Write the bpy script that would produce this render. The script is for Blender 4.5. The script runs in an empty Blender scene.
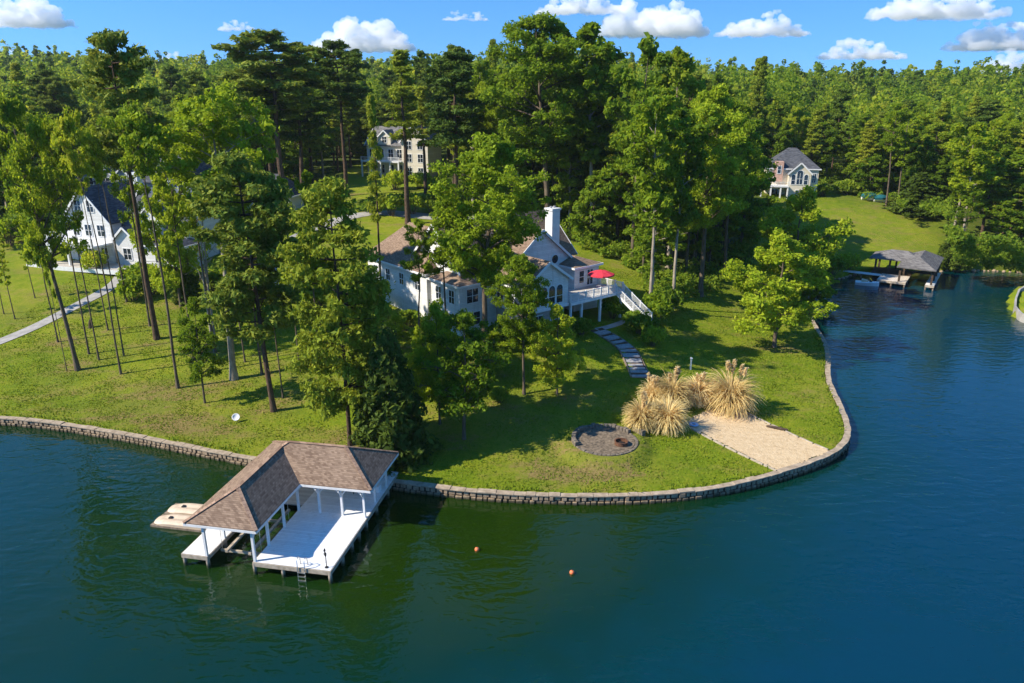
import bpy, math, random
import numpy as np
from mathutils import Vector

sc = bpy.context.scene
COL = sc.collection
rnd = random.Random(7)

# ------------------------------------------------------------------ camera
CAM_H, F_PX = 30.0, 740.0
PITCH = math.atan((341.5 - 95.0) / F_PX)


def ray(px, py):
    a = (px - 512.0) / F_PX
    b = -(py - 341.5) / F_PX
    return (a, math.cos(PITCH) + b * math.sin(PITCH), -math.sin(PITCH) + b * math.cos(PITCH))


def at(px, py, z=0.0):
    d = ray(px, py)
    t = (z - CAM_H) / d[2]
    return (d[0] * t, d[1] * t)


def z_at(py, px, y):
    d = ray(px, py)
    return CAM_H + d[2] * y / d[1]


def proj(x, y, z):
    dz = z - CAM_H
    fw = y * math.cos(PITCH) - dz * math.sin(PITCH)
    up = y * math.sin(PITCH) + dz * math.cos(PITCH)
    fw = np.maximum(fw, 0.1)
    return 512 + F_PX * x / fw, 341.5 - F_PX * up / fw


cam = bpy.data.cameras.new('camera')
cam.lens = 36.0 * F_PX / 1024.0
cam.sensor_width = 36.0
cam.clip_start = 0.5
cam.clip_end = 20000.0
co = bpy.data.objects.new('camera', cam)
COL.objects.link(co)
co.location = (0, 0, CAM_H)
co.rotation_euler = (math.pi / 2 - PITCH, 0, 0)
sc.camera = co

# ------------------------------------------------------------------ light
SUN_EL = math.radians(39)
sdir = Vector((0.965 * math.cos(SUN_EL), 0.262 * math.cos(SUN_EL), -math.sin(SUN_EL)))
sl = bpy.data.lights.new('sun', 'SUN')
sl.energy = 5.0
sl.angle = math.radians(0.5)
sl.color = (1.0, 0.91, 0.76)
so = bpy.data.objects.new('sun', sl)
COL.objects.link(so)
so.rotation_euler = sdir.to_track_quat('-Z', 'Y').to_euler()
world = bpy.data.worlds.new('World')
sc.world = world
world.use_nodes = True
wn = world.node_tree
sky = wn.nodes.new('ShaderNodeTexSky')
sky.sky_type = 'NISHITA'
sky.sun_disc = False
sky.sun_elevation = SUN_EL
sky.sun_rotation = math.radians(-105.2)
sky.air_density = 1.0
sky.dust_density = 0.0
sky.ozone_density = 3.0
sky.altitude = 200
tcw = wn.nodes.new('ShaderNodeTexCoord')
mpw = wn.nodes.new('ShaderNodeMapping')
mpw.inputs['Location'].default_value = (0, 0, 0.24)   # clear air: the pale band sits below the hills
hsw = wn.nodes.new('ShaderNodeHueSaturation')
hsw.inputs['Saturation'].default_value = 1.28
hsw.inputs['Value'].default_value = 1.15
wn.links.new(tcw.outputs['Generated'], mpw.inputs[0])
wn.links.new(mpw.outputs[0], sky.inputs[0])
wn.links.new(sky.outputs[0], hsw.inputs['Color'])
wn.links.new(hsw.outputs[0], wn.nodes['Background'].inputs[0])
wn.nodes['Background'].inputs[1].default_value = 0.15
sc.view_settings.view_transform = 'Standard'
sc.view_settings.look = 'None'
sc.view_settings.exposure = 0.64
sc.view_settings.gamma = 1.0
sc.render.engine = 'CYCLES'
sc.cycles.use_denoising = True
sc.cycles.max_bounces = 32
sc.cycles.diffuse_bounces = 7
sc.cycles.volume_bounces = 32
sc.cycles.transparent_max_bounces = 4
sc.cycles.caustics_reflective = False
sc.cycles.caustics_refractive = False
sc.cycles.sample_clamp_indirect = 6.0


# ------------------------------------------------------------------ materials
class NT:
    def __init__(self, name):
        self.m = bpy.data.materials.new(name)
        self.m.use_nodes = True
        self.t = self.m.node_tree
        self.b = self.t.nodes['Principled BSDF']

    def n(self, kind, **kw):
        x = self.t.nodes.new(kind)
        for k, v in kw.items():
            if k.startswith('i_'):
                x.inputs[k[2:].replace('_', ' ')].default_value = v
            else:
                setattr(x, k, v)
        return x

    def l(self, a, b):
        self.t.links.new(a, b)

    def coord(self, scale=(1, 1, 1), kind='Object'):
        tc = self.n('ShaderNodeTexCoord')
        mp = self.n('ShaderNodeMapping')
        mp.inputs['Scale'].default_value = scale
        self.l(tc.outputs[kind], mp.inputs[0])
        return mp.outputs[0]

    def worldpos(self, scale=(1, 1, 1)):
        g = self.n('ShaderNodeNewGeometry')
        mp = self.n('ShaderNodeMapping')
        mp.inputs['Scale'].default_value = scale
        self.l(g.outputs['Position'], mp.inputs[0])
        return mp.outputs[0]

    def noise(self, vec, scale=1.0, detail=4.0, rough=0.55, dist=0.0):
        x = self.n('ShaderNodeTexNoise')
        x.inputs['Scale'].default_value = scale
        x.inputs['Detail'].default_value = detail
        x.inputs['Roughness'].default_value = rough
        x.inputs['Distortion'].default_value = dist
        self.l(vec, x.inputs['Vector'])
        return x.outputs['Fac']

    def ramp(self, fac, stops):
        x = self.n('ShaderNodeValToRGB')
        e = x.color_ramp.elements
        while len(e) < len(stops):
            e.new(0.5)
        for k, (p, c) in enumerate(stops):
            e[k].position = p
            e[k].color = (*c, 1) if len(c) == 3 else c
        self.l(fac, x.inputs[0])
        return x.outputs[0]

    def mix(self, fac, a, b, mode='MIX'):
        x = self.n('ShaderNodeMix', data_type='RGBA', blend_type=mode)
        for s, v in ((0, fac), (6, a), (7, b)):
            if isinstance(v, (int, float)):
                x.inputs[s].default_value = v
            elif isinstance(v, tuple):
                x.inputs[s].default_value = (*v, 1) if len(v) == 3 else v
            else:
                self.l(v, x.inputs[s])
        return x.outputs[2]

    def math(self, op, a, b=None, clamp=False):
        x = self.n('ShaderNodeMath', operation=op, use_clamp=clamp)
        for s, v in ((0, a), (1, b)):
            if v is None:
                continue
            if isinstance(v, (int, float)):
                x.inputs[s].default_value = v
            else:
                self.l(v, x.inputs[s])
        return x.outputs[0]

    def bump(self, h, strength=0.3, dist=0.05):
        x = self.n('ShaderNodeBump')
        x.inputs['Strength'].default_value = strength
        x.inputs['Distance'].default_value = dist
        self.l(h, x.inputs['Height'])
        self.l(x.outputs[0], self.b.inputs['Normal'])

    def col(self, c):
        if isinstance(c, tuple):
            self.b.inputs['Base Color'].default_value = (*c, 1)
        else:
            self.l(c, self.b.inputs['Base Color'])

    def rough(self, r, spec=0.5):
        self.b.inputs['Roughness'].default_value = r
        self.b.inputs['Specular IOR Level'].default_value = spec


def mat_speckle(name, c1, c2, scale=3.0, rough=0.8, bump=0.2, spec=0.3, stretch=(1, 1, 1), metallic=0.0):
    t = NT(name)
    v = t.coord(stretch)
    n = t.noise(v, scale, 6, 0.6)
    t.col(t.ramp(n, [(0.3, c1), (0.7, c2)]))
    t.rough(rough, spec)
    t.b.inputs['Metallic'].default_value = metallic
    if bump:
        t.bump(t.noise(v, scale * 6, 3), bump, 0.02)
    return t.m


def mat_boards(name, c1, c2, axis, width, rough=0.7, bump=0.6, dirt=None):
    """boards or lapped courses across one object axis, with wear between them"""
    t = NT(name)
    tc = t.n('ShaderNodeTexCoord')
    sp = t.n('ShaderNodeSeparateXYZ')
    t.l(tc.outputs['Object'], sp.inputs[0])
    a = t.math('DIVIDE', sp.outputs[axis], width)
    fr = t.math('FRACT', a)
    fl = t.math('FLOOR', a)
    wn_ = t.n('ShaderNodeTexWhiteNoise', noise_dimensions='1D')
    t.l(fl, wn_.inputs['W'])
    n = t.noise(t.coord((1, 1, 1)), 1.3, 6, 0.65)
    f = t.math('ADD', t.math('MULTIPLY', wn_.outputs[0], 0.45), t.math('MULTIPLY', n, 0.7))
    c = t.ramp(f, [(0.25, c1), (0.8, c2)])
    if dirt:
        n2 = t.noise(t.coord((1, 1, 0.25)), 2.2, 5, 0.7)
        c = t.mix(t.ramp(n2, [(0.52, (0, 0, 0)), (0.75, (0.7, 0.7, 0.7))]), c, dirt)
    gap = t.ramp(fr, [(0.0, (0.35, 0.35, 0.35)), (0.09, (1, 1, 1))])
    c = t.mix(1.0, c, gap, 'MULTIPLY')
    t.col(c)
    t.rough(rough, 0.3)
    if bump:
        t.bump(fr, bump, 0.02)
    return t.m


def mat_shingle(name, c1, c2, course=0.16, tab=0.35):
    t = NT(name)
    tc = t.n('ShaderNodeTexCoord')
    sp = t.n('ShaderNodeSeparateXYZ')
    t.l(tc.outputs['Object'], sp.inputs[0])
    a = t.math('DIVIDE', sp.outputs[2], course * 0.55)
    fr = t.math('FRACT', a)
    fl = t.math('FLOOR', a)
    h = t.math('ADD', sp.outputs[0], t.math('MULTIPLY', sp.outputs[1], 1.0))
    tb = t.math('FLOOR', t.math('ADD', t.math('DIVIDE', h, tab), t.math('MULTIPLY', fl, 0.37)))
    cv = t.n('ShaderNodeCombineXYZ')
    t.l(tb, cv.inputs[0])
    t.l(fl, cv.inputs[1])
    wn_ = t.n('ShaderNodeTexWhiteNoise', noise_dimensions='2D')
    t.l(cv.outputs[0], wn_.inputs['Vector'])
    n = t.noise(t.coord(), 0.45, 5, 0.65)
    f = t.math('ADD', t.math('MULTIPLY', wn_.outputs[0], 0.5), t.math('MULTIPLY', n, 0.6))
    c = t.ramp(f, [(0.25, c1), (0.85, c2)])
    c = t.mix(1.0, c, t.ramp(fr, [(0.0, (0.5, 0.5, 0.5)), (0.2, (1, 1, 1))]), 'MULTIPLY')
    t.col(c)
    t.rough(0.9, 0.2)
    t.bump(fr, 0.7, 0.03)
    return t.m


def mat_leaf(name, stops, trans=0.52, rough=0.55, pos_scale=0.12):
    """foliage: hue differs from tree to tree, clump to clump and leaf to leaf"""
    t = NT(name)
    oi = t.n('ShaderNodeObjectInfo')
    g = t.n('ShaderNodeNewGeometry')
    n = t.noise(t.coord(), 0.55, 2)
    f = t.math('ADD', t.math('MULTIPLY', g.outputs['Random Per Island'], 0.42), t.math('MULTIPLY', n, 0.45))
    f = t.math('ADD', f, t.math('MULTIPLY', t.math('SUBTRACT', oi.outputs['Random'], 0.5), 0.42))
    ta = t.n('ShaderNodeAttribute', attribute_name='tint')
    f = t.math('ADD', f, t.math('ADD', 0.05, ta.outputs['Fac']))
    c = t.ramp(f, stops)
    t.col(c)
    t.rough(0.7, 0.16)
    tr = t.n('ShaderNodeBsdfTranslucent')
    hs = t.n('ShaderNodeHueSaturation')
    hs.inputs['Hue'].default_value = 0.485
    hs.inputs['Value'].default_value = 1.35
    t.l(c, hs.inputs['Color'])
    t.l(hs.outputs[0], tr.inputs[0])
    ms = t.n('ShaderNodeMixShader')
    ms.inputs[0].default_value = trans
    t.l(t.b.outputs[0], ms.inputs[1])
    t.l(tr.outputs[0], ms.inputs[2])
    t.l(ms.outputs[0], t.t.nodes['Material Output'].inputs[0])
    return t.m


M = {}
M['leaf'] = mat_leaf('leaf_green', [(0.1, (0.0781, 0.1461, 0.0089)), (0.45, (0.1884, 0.2939, 0.0145)), (0.8, (0.3447, 0.4186, 0.0205)), (1.0, (0.4500, 0.4500, 0.0323))])
M['leaf_bright'] = mat_leaf('leaf_bright_green', [(0.1, (0.1494, 0.2316, 0.0118)), (0.5, (0.3101, 0.4186, 0.0176)), (0.9, (0.4500, 0.4500, 0.0352))], 0.4)
M['leaf_forest'] = mat_leaf('leaf_forest_green', [(0.05, (0.0505, 0.1069, 0.0089)), (0.4, (0.1334, 0.2316, 0.0145)), (0.7, (0.2413, 0.3385, 0.0205)), (1.0, (0.4021, 0.4186, 0.0323))])
M['needle'] = mat_leaf('pine_needle', [(0.1, (0.0460, 0.0926, 0.0145)), (0.5, (0.1286, 0.1995, 0.0205)), (0.9, (0.2713, 0.2993, 0.0323))], 0.25)
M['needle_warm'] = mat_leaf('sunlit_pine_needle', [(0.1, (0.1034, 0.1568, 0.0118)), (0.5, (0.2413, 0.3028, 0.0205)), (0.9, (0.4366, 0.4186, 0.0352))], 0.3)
M['cedar'] = mat_leaf('cedar_needle', [(0.1, (0.040, 0.074, 0.010)), (0.5, (0.090, 0.140, 0.016)), (0.95, (0.19, 0.235, 0.028))], 0.3)
M['shrub'] = mat_leaf('shrub_leaf', [(0.1, (0.0691, 0.1389, 0.0118)), (0.5, (0.1724, 0.2761, 0.0205)), (0.9, (0.3332, 0.4008, 0.0352))])
M['pampas'] = mat_leaf('dry_pampas_blade', [(0.1, (0.46, 0.35, 0.13)), (0.5, (0.72, 0.58, 0.26)), (0.9, (0.84, 0.72, 0.42))], 0.35)
M['plume'] = mat_leaf('pampas_plume', [(0.1, (0.60, 0.49, 0.25)), (0.9, (0.80, 0.69, 0.42))], 0.45)
M['grass_blade'] = mat_leaf('grass_blade', [(0.1, (0.085, 0.150, 0.007)), (0.5, (0.160, 0.235, 0.012)), (0.8, (0.25, 0.28, 0.028)), (1.0, (0.36, 0.31, 0.08))], 0.3)
M['bark'] = mat_speckle('grey_brown_bark', (0.055, 0.042, 0.030), (0.20, 0.155, 0.11), 5, 0.9, 0.6, 0.1, (1, 1, 0.25))
M['bark_pine'] = mat_speckle('dark_pine_bark', (0.045, 0.03, 0.02), (0.15, 0.10, 0.07), 6, 0.9, 0.6, 0.1, (1, 1, 0.35))
M['bark_pale'] = mat_speckle('pale_grey_bark', (0.18, 0.15, 0.115), (0.44, 0.38, 0.30), 4, 0.85, 0.4, 0.1, (1, 1, 0.3))
M['white_paint'] = mat_speckle('white_paint', (0.66, 0.66, 0.65), (0.80, 0.80, 0.79), 2.5, 0.45, 0.05)
M['white_siding'] = mat_boards('white_lapped_siding', (0.64, 0.63, 0.60), (0.78, 0.77, 0.74), 2, 0.2, 0.6, 0.5, (0.46, 0.44, 0.40))
M['cream_siding'] = mat_boards('cream_lapped_siding', (0.60, 0.54, 0.42), (0.72, 0.66, 0.54), 2, 0.22, 0.7, 0.4)
M['blue_siding'] = mat_boards('blue_grey_siding', (0.17, 0.20, 0.25), (0.24, 0.27, 0.32), 2, 0.22, 0.7, 0.4)
M['deck_white'] = mat_boards('white_deck_boards', (0.66, 0.66, 0.655), (0.81, 0.81, 0.80), 1, 0.2, 0.55, 0.4, (0.50, 0.49, 0.47))
M['deck_grey'] = mat_boards('weathered_deck_boards', (0.40, 0.37, 0.33), (0.56, 0.53, 0.48), 1, 0.15, 0.75, 0.4)
M['deck_tan'] = mat_boards('pale_tan_deck_boards', (0.52, 0.45, 0.38), (0.66, 0.59, 0.52), 0, 0.15, 0.75, 0.4)
M['wood'] = mat_speckle('weathered_wood', (0.13, 0.095, 0.065), (0.33, 0.26, 0.19), 3, 0.85, 0.4, 0.2, (1, 1, 0.3))
M['wood_pale'] = mat_speckle('pale_weathered_wood', (0.28, 0.23, 0.17), (0.5, 0.43, 0.34), 3, 0.85, 0.4, 0.2)
M['dark_wood'] = mat_speckle('dark_brown_wood', (0.035, 0.024, 0.018), (0.11, 0.075, 0.05), 3, 0.8, 0.3, 0.2)
M['roof_brown'] = mat_shingle('brown_shingle', (0.150, 0.098, 0.068), (0.31, 0.22, 0.155), 0.13, 0.22)
M['roof_tan'] = mat_shingle('tan_brown_shingle', (0.20, 0.125, 0.085), (0.40, 0.27, 0.19), 0.2, 0.5)
M['roof_grey'] = mat_shingle('grey_shingle', (0.10, 0.095, 0.095), (0.22, 0.21, 0.205), 0.2, 0.5)
M['roof_slate'] = mat_shingle('dark_slate_shingle', (0.045, 0.05, 0.06), (0.12, 0.125, 0.14), 0.22, 0.5)
M['stone'] = mat_speckle('tan_block', (0.21, 0.15, 0.095), (0.48, 0.365, 0.25), 4, 0.9, 0.6, 0.2)
def stained(name, c1, c2, wet, z0, z1):
    t = NT(name)
    v = t.coord()
    n = t.noise(v, 4, 6, 0.6)
    c = t.ramp(t.math('ADD', t.math('MULTIPLY', n, 0.6), t.math('MULTIPLY', t.noise(v, 0.6, 4, 0.7), 0.4)), [(0.35, c1), (0.66, c2)])
    tc = t.n('ShaderNodeTexCoord')
    sp_ = t.n('ShaderNodeSeparateXYZ')
    t.l(tc.outputs['Object'], sp_.inputs[0])
    h_ = t.math('ADD', sp_.outputs[2], t.math('MULTIPLY', t.math('SUBTRACT', t.noise(v, 1.7, 4, 0.7), 0.5), 0.5))
    mr = t.n('ShaderNodeMapRange')
    t.l(h_, mr.inputs[0])
    for k, q in enumerate((z0, z1, 1.0, 0.0)):
        mr.inputs[k + 1].default_value = q
    t.col(t.mix(mr.outputs[0], c, wet))
    t.rough(0.85, 0.2)
    t.bump(t.noise(v, 20, 3), 0.6, 0.02)
    return t.m


M['wall_block'] = stained('stained_tan_block', (0.20, 0.14, 0.09), (0.50, 0.375, 0.25), (0.045, 0.045, 0.022), 0.05, 0.34)
M['pile_wood'] = stained('stained_pile', (0.26, 0.21, 0.16), (0.5, 0.43, 0.34), (0.035, 0.042, 0.022), 0.15, 0.5)
M['pit_stone'] = mat_speckle('dark_pit_stone', (0.085, 0.07, 0.055), (0.24, 0.20, 0.155), 4, 0.9, 0.6, 0.2)
M['coping'] = mat_speckle('pale_wall_cap', (0.24, 0.185, 0.13), (0.47, 0.38, 0.28), 2.2, 0.9, 0.5, 0.2)
M['core'] = mat_speckle('dark_wall_core', (0.03, 0.024, 0.018), (0.08, 0.06, 0.045), 3, 0.95, 0.3, 0.1)
M['bluestone'] = mat_speckle('grey_flagstone', (0.20, 0.20, 0.205), (0.42, 0.41, 0.40), 3, 0.85, 0.4, 0.25)
M['concrete'] = mat_speckle('grey_concrete', (0.26, 0.25, 0.23), (0.42, 0.40, 0.37), 1.2, 0.9, 0.3, 0.2)
M['brick'] = mat_speckle('salmon_brick', (0.42, 0.25, 0.19), (0.58, 0.39, 0.31), 5, 0.9, 0.3, 0.2)
M['iron'] = mat_speckle('rusty_iron', (0.05, 0.025, 0.015), (0.20, 0.09, 0.045), 8, 0.7, 0.3, 0.4)
M['black'] = mat_speckle('black_metal', (0.012, 0.012, 0.013), (0.03, 0.03, 0.032), 8, 0.5, 0.1, 0.4)
M['ash'] = mat_speckle('charred_wood', (0.008, 0.007, 0.006), (0.06, 0.05, 0.045), 9, 0.95, 0.5, 0.1)
M['red'] = mat_speckle('red_canvas', (0.52, 0.028, 0.045), (0.68, 0.055, 0.085), 3, 0.75, 0.1, 0.2)
M['orange'] = mat_speckle('orange_plastic', (0.72, 0.16, 0.05), (0.82, 0.24, 0.09), 6, 0.35, 0.0, 0.5)
M['blue_plastic'] = mat_speckle('pale_blue_plastic', (0.16, 0.33, 0.55), (0.24, 0.44, 0.66), 5, 0.4, 0.0, 0.5)
M['tan_plastic'] = mat_speckle('tan_plastic', (0.52, 0.40, 0.28), (0.64, 0.52, 0.38), 2.5, 0.55, 0.1, 0.4)
M['white_plastic'] = mat_speckle('white_plastic', (0.74, 0.74, 0.73), (0.82, 0.82, 0.81), 4, 0.3, 0.0, 0.5)
M['steel'] = mat_speckle('galvanised_steel', (0.5, 0.5, 0.5), (0.66, 0.66, 0.66), 6, 0.35, 0.0, 0.5, metallic=0.9)
M['teal'] = mat_speckle('teal_tarp', (0.008, 0.08, 0.10), (0.02, 0.14, 0.16), 2, 0.6, 0.3, 0.3)
M['soil'] = mat_speckle('brown_mulch', (0.05, 0.03, 0.018), (0.16, 0.095, 0.055), 6, 0.95, 0.6, 0.1)


def mat_glass(name, c=(0.012, 0.018, 0.024)):
    t = NT(name)
    t.col(t.ramp(t.noise(t.coord(), 1.5, 2), [(0.35, c), (0.7, tuple(k * 2.6 for k in c))]))
    t.rough(0.06, 0.8)
    return t.m


M['glass'] = mat_glass('window_glass')

# ------------------------------------------------------------------ mesh helpers


def mesh_np(name, verts, quads, mats, tris=None, mat_idx=None, smooth=False):
    me = bpy.data.meshes.new(name)
    nv, nq = len(verts), len(quads)
    nt = 0 if tris is None else len(tris)
    me.vertices.add(nv)
    me.vertices.foreach_set('co', np.asarray(verts, np.float32).ravel())
    loops = np.asarray(quads, np.int32).ravel()
    starts = np.arange(nq, dtype=np.int32) * 4
    tot = np.full(nq, 4, np.int32)
    if nt:
        starts = np.concatenate([starts, nq * 4 + np.arange(nt, dtype=np.int32) * 3])
        tot = np.concatenate([tot, np.full(nt, 3, np.int32)])
        loops = np.concatenate([loops, np.asarray(tris, np.int32).ravel()])
    me.loops.add(len(loops))
    me.loops.foreach_set('vertex_index', loops)
    me.polygons.add(nq + nt)
    me.polygons.foreach_set('loop_start', starts)
    me.polygons.foreach_set('loop_total', tot)
    if mat_idx is not None:
        me.polygons.foreach_set('material_index', np.asarray(mat_idx, np.int32))
    if smooth:
        me.polygons.foreach_set('use_smooth', np.ones(nq + nt, bool))
    for m in (mats if isinstance(mats, (list, tuple)) else [mats]):
        me.materials.append(m)
    me.update(calc_edges=True)
    me.validate()
    return me


class MB:
    """collects shapes that become ONE mesh"""

    def __init__(self):
        self.v, self.f = [], []

    def add(self, verts, faces):
        o = len(self.v)
        self.v += [tuple(p) for p in verts]
        self.f += [tuple(i + o for i in f) for f in faces]
        return self

    def box(self, x0, x1, y0, y1, z0, z1):
        return self.hexa([(x0, y0), (x1, y0), (x1, y1), (x0, y1)], z0, z1)

    def hexa(self, pts, z0, z1):
        """vertical prism over a polygon listed counter-clockwise"""
        n = len(pts)
        zz0 = z0 if isinstance(z0, (list, tuple)) else [z0] * n
        zz1 = z1 if isinstance(z1, (list, tuple)) else [z1] * n
        vs = [(p[0], p[1], zz0[k]) for k, p in enumerate(pts)] + [(p[0], p[1], zz1[k]) for k, p in enumerate(pts)]
        fs = [tuple(range(n - 1, -1, -1)), tuple(range(n, 2 * n))]
        fs += [(k, (k + 1) % n, (k + 1) % n + n, k + n) for k in range(n)]
        return self.add(vs, fs)

    def beam(self, a, b, w, h=None, up=(0, 0, 1)):
        h = h or w
        a, b = Vector(a), Vector(b)
        d = (b - a).normalized()
        s = d.cross(Vector(up))
        if s.length < 1e-4:
            s = d.cross(Vector((1, 0, 0)))
        s.normalize()
        t = s.cross(d).normalized()
        vs = []
        for p in (a, b):
            for i, j in ((-1, -1), (1, -1), (1, 1), (-1, 1)):
                vs.append(p + s * (i * w / 2) + t * (j * h / 2))
        return self.add(vs, [(3, 2, 1, 0), (4, 5, 6, 7), (0, 1, 5, 4), (1, 2, 6, 5), (2, 3, 7, 6), (3, 0, 4, 7)])

    def tube(self, pts, radii, n=8, cap=True):
        o = len(self.v)
        pts = [Vector(p) for p in pts]
        if not isinstance(radii, (list, tuple)):
            radii = [radii] * len(pts)
        for k, p in enumerate(pts):
            d = (pts[min(k + 1, len(pts) - 1)] - pts[max(k - 1, 0)]).normalized()
            s = d.cross(Vector((0, 0, 1)))
            if s.length < 1e-3:
                s = Vector((1, 0, 0))
            s.normalize()
            t = s.cross(d)
            for i in range(n):
                a = 2 * math.pi * i / n
                q = p + (s * math.cos(a) + t * math.sin(a)) * radii[k]
                self.v.append(tuple(q))
        for k in range(len(pts) - 1):
            for i in range(n):
                j = (i + 1) % n
                self.f.append((o + k * n + i, o + k * n + j, o + (k + 1) * n + j, o + (k + 1) * n + i))
        if cap:
            self.f.append(tuple(o + i for i in range(n - 1, -1, -1)))
            e = o + (len(pts) - 1) * n
            self.f.append(tuple(e + i for i in range(n)))
        return self

    def lathe(self, prof, n=20, c=(0, 0)):
        o = len(self.v)
        for r, z in prof:
            for i in range(n):
                a = 2 * math.pi * i / n
                self.v.append((c[0] + r * math.cos(a), c[1] + r * math.sin(a), z))
        for k in range(len(prof) - 1):
            for i in range(n):
                j = (i + 1) % n
                self.f.append((o + k * n + i, o + k * n + j, o + (k + 1) * n + j, o + (k + 1) * n + i))
        return self

    def build(self, name, mat, parent=None, smooth=False, loc=None, rotz=None, bevel=0.0):
        me = bpy.data.meshes.new(name)
        me.from_pydata(self.v, [], self.f)
        me.materials.append(mat)
        if smooth:
            for p in me.polygons:
                p.use_smooth = True
        me.update()
        o = bpy.data.objects.new(name, me)
        COL.objects.link(o)
        if parent:
            o.parent = parent
        if loc:
            o.location = loc
        if rotz is not None:
            o.rotation_euler = (0, 0, rotz)
        if bevel:
            md = o.modifiers.new('bevel', 'BEVEL')
            md.width = bevel
            md.segments = 2
            md.limit_method = 'ANGLE'
        return o


def thing(name, label, cat, loc=(0, 0, 0), rotz=0.0, group=None):
    o = bpy.data.objects.new(name, None)
    COL.objects.link(o)
    o.empty_display_size = 0.3
    o.location = loc
    o.rotation_euler = (0, 0, rotz)
    o['label'] = label
    o['category'] = cat
    if group:
        o['group'] = group
    return o


def tag(o, label, cat, group=None):
    o['label'] = label
    o['category'] = cat
    if group:
        o['group'] = group
    return o


def link(name, me, parent=None):
    o = bpy.data.objects.new(name, me)
    COL.objects.link(o)
    if parent:
        o.parent = parent
    return o


def copy_tree(o, parent=None):
    c = o.copy()
    COL.objects.link(c)
    if parent:
        c.parent = parent
    for ch in list(o.children):
        copy_tree(ch, c)
    return c


# ------------------------------------------------------------------ terrain
SHORE_PX = [(-260, 417), (-120, 420), (0, 425), (60, 431), (130, 443), (200, 457.5), (250, 467), (300, 476), (345, 483), (390, 490),
            (450, 498.5), (520, 504), (600, 506), (680, 502.5), (740, 493), (800, 475.5), (835, 461), (847, 450), (850, 440), (847, 426), (838, 405),
            (828, 384), (830, 365), (826, 347), (816, 332), (810, 318), (809, 304), (813, 292), (822, 284), (842, 278), (873, 272), (905, 273),
            (936, 272), (949, 271), (983, 271), (1024, 273), (1100, 272), (1300, 264)]
SHORE = np.array([at(a, b, 0) for a, b in SHORE_PX])


def smooth_line(pts, it=2):
    p = np.asarray(pts, float)
    for _ in range(it):
        q = np.empty((2 * len(p) - 2, 2))
        q[0::2] = 0.75 * p[:-1] + 0.25 * p[1:]
        q[1::2] = 0.25 * p[:-1] + 0.75 * p[1:]
        p = np.vstack([p[:1], q, p[-1:]])
    return p


SHORE_S = smooth_line(SHORE, 2)
LAND = np.vstack([[(-5000, 260), (-400, 120)], SHORE_S, [(900, 330), (5000, 700), (5000, 6000), (-5000, 6000)]])
TIP_PX = [(1090, 281), (1040, 284), (1022, 286), (1012, 292), (1006, 300), (1006, 309), (1011, 317), (1024, 322), (1050, 330), (1100, 345), (1300, 370)]
TIP_S = smooth_line([at(a, b, 0) for a, b in TIP_PX], 2)
TIP = np.vstack([TIP_S, [(500, 130), (500, 170)]])


def poly_sd(x, y, poly):
    """signed distance, positive inside"""
    x = np.asarray(x, float)
    y = np.asarray(y, float)
    best = np.full(x.shape, 1e18)
    inside = np.zeros(x.shape, bool)
    n = len(poly)
    for i in range(n):
        x0, y0 = poly[i]
        x1, y1 = poly[(i + 1) % n]
        dx, dy = x1 - x0, y1 - y0
        t = np.clip(((x - x0) * dx + (y - y0) * dy) / (dx * dx + dy * dy + 1e-12), 0, 1)
        best = np.minimum(best, (x - x0 - t * dx) ** 2 + (y - y0 - t * dy) ** 2)
        c = (y0 > y) != (y1 > y)
        with np.errstate(divide='ignore', invalid='ignore'):
            xi = x0 + (y - y0) * dx / np.where(dy == 0, 1e-12, dy)
        inside ^= c & (x < xi)
    d = np.sqrt(best)
    return np.where(inside, d, -d)


def sstep(a, b, v):
    t = np.clip((v - a) / float(b - a), 0, 1)
    return t * t * (3 - 2 * t)


FCX, FCY = at(605, 440, 1.7)
FCZ = 1.62


def land_height(x, y, d, dt):
    dd = np.maximum(d, 0)
    h = 0.74 + 5.3 * (1 - np.exp(-(dd / 29.0) ** 2))
    h = h + 0.05 * (1 - 0.45 * sstep(20, 120, x)) * np.clip(y - 92, 0, 210) * sstep(6, 45, dd)
    h = h + (19 + 3.5 * np.sin(x * 0.012 + 0.6) + 2.0 * np.sin(x * 0.031)) * sstep(230, 680, y + 0.12 * np.abs(x + 60)) * (1 - 0.62 * sstep(10, 280, x)) * sstep(6, 60, dd)
    h = h + 4.0 * sstep(85, 230, x) * sstep(12, 90, dd)
    # house terrace on the left
    h = h + 0.10 * np.sin(x * 0.31 + 1.1) * np.sin(y * 0.27) * sstep(2, 9, dd)
    h = h + 0.6 * np.sin(x * 0.047 + 2) * np.sin(y * 0.041 + 1) * sstep(15, 40, dd)
    r_ = np.hypot(x - FCX, y - FCY)
    h = h + (FCZ - h) * (1 - sstep(2.95, 4.6, r_))
    ht = 0.74 + 0.8 * (1 - np.exp(-(np.maximum(dt, 0) / 8.0) ** 2))
    h = np.where(dt > 0.3, ht, h)
    sea = (d < 0.33) & (dt < 0.33)
    return np.where(sea, -2.2, h)


def ground_z(x, y):
    x = np.atleast_1d(np.asarray(x, float))
    y = np.atleast_1d(np.asarray(y, float))
    return land_height(x, y, poly_sd(x, y, LAND), poly_sd(x, y, TIP))


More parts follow.
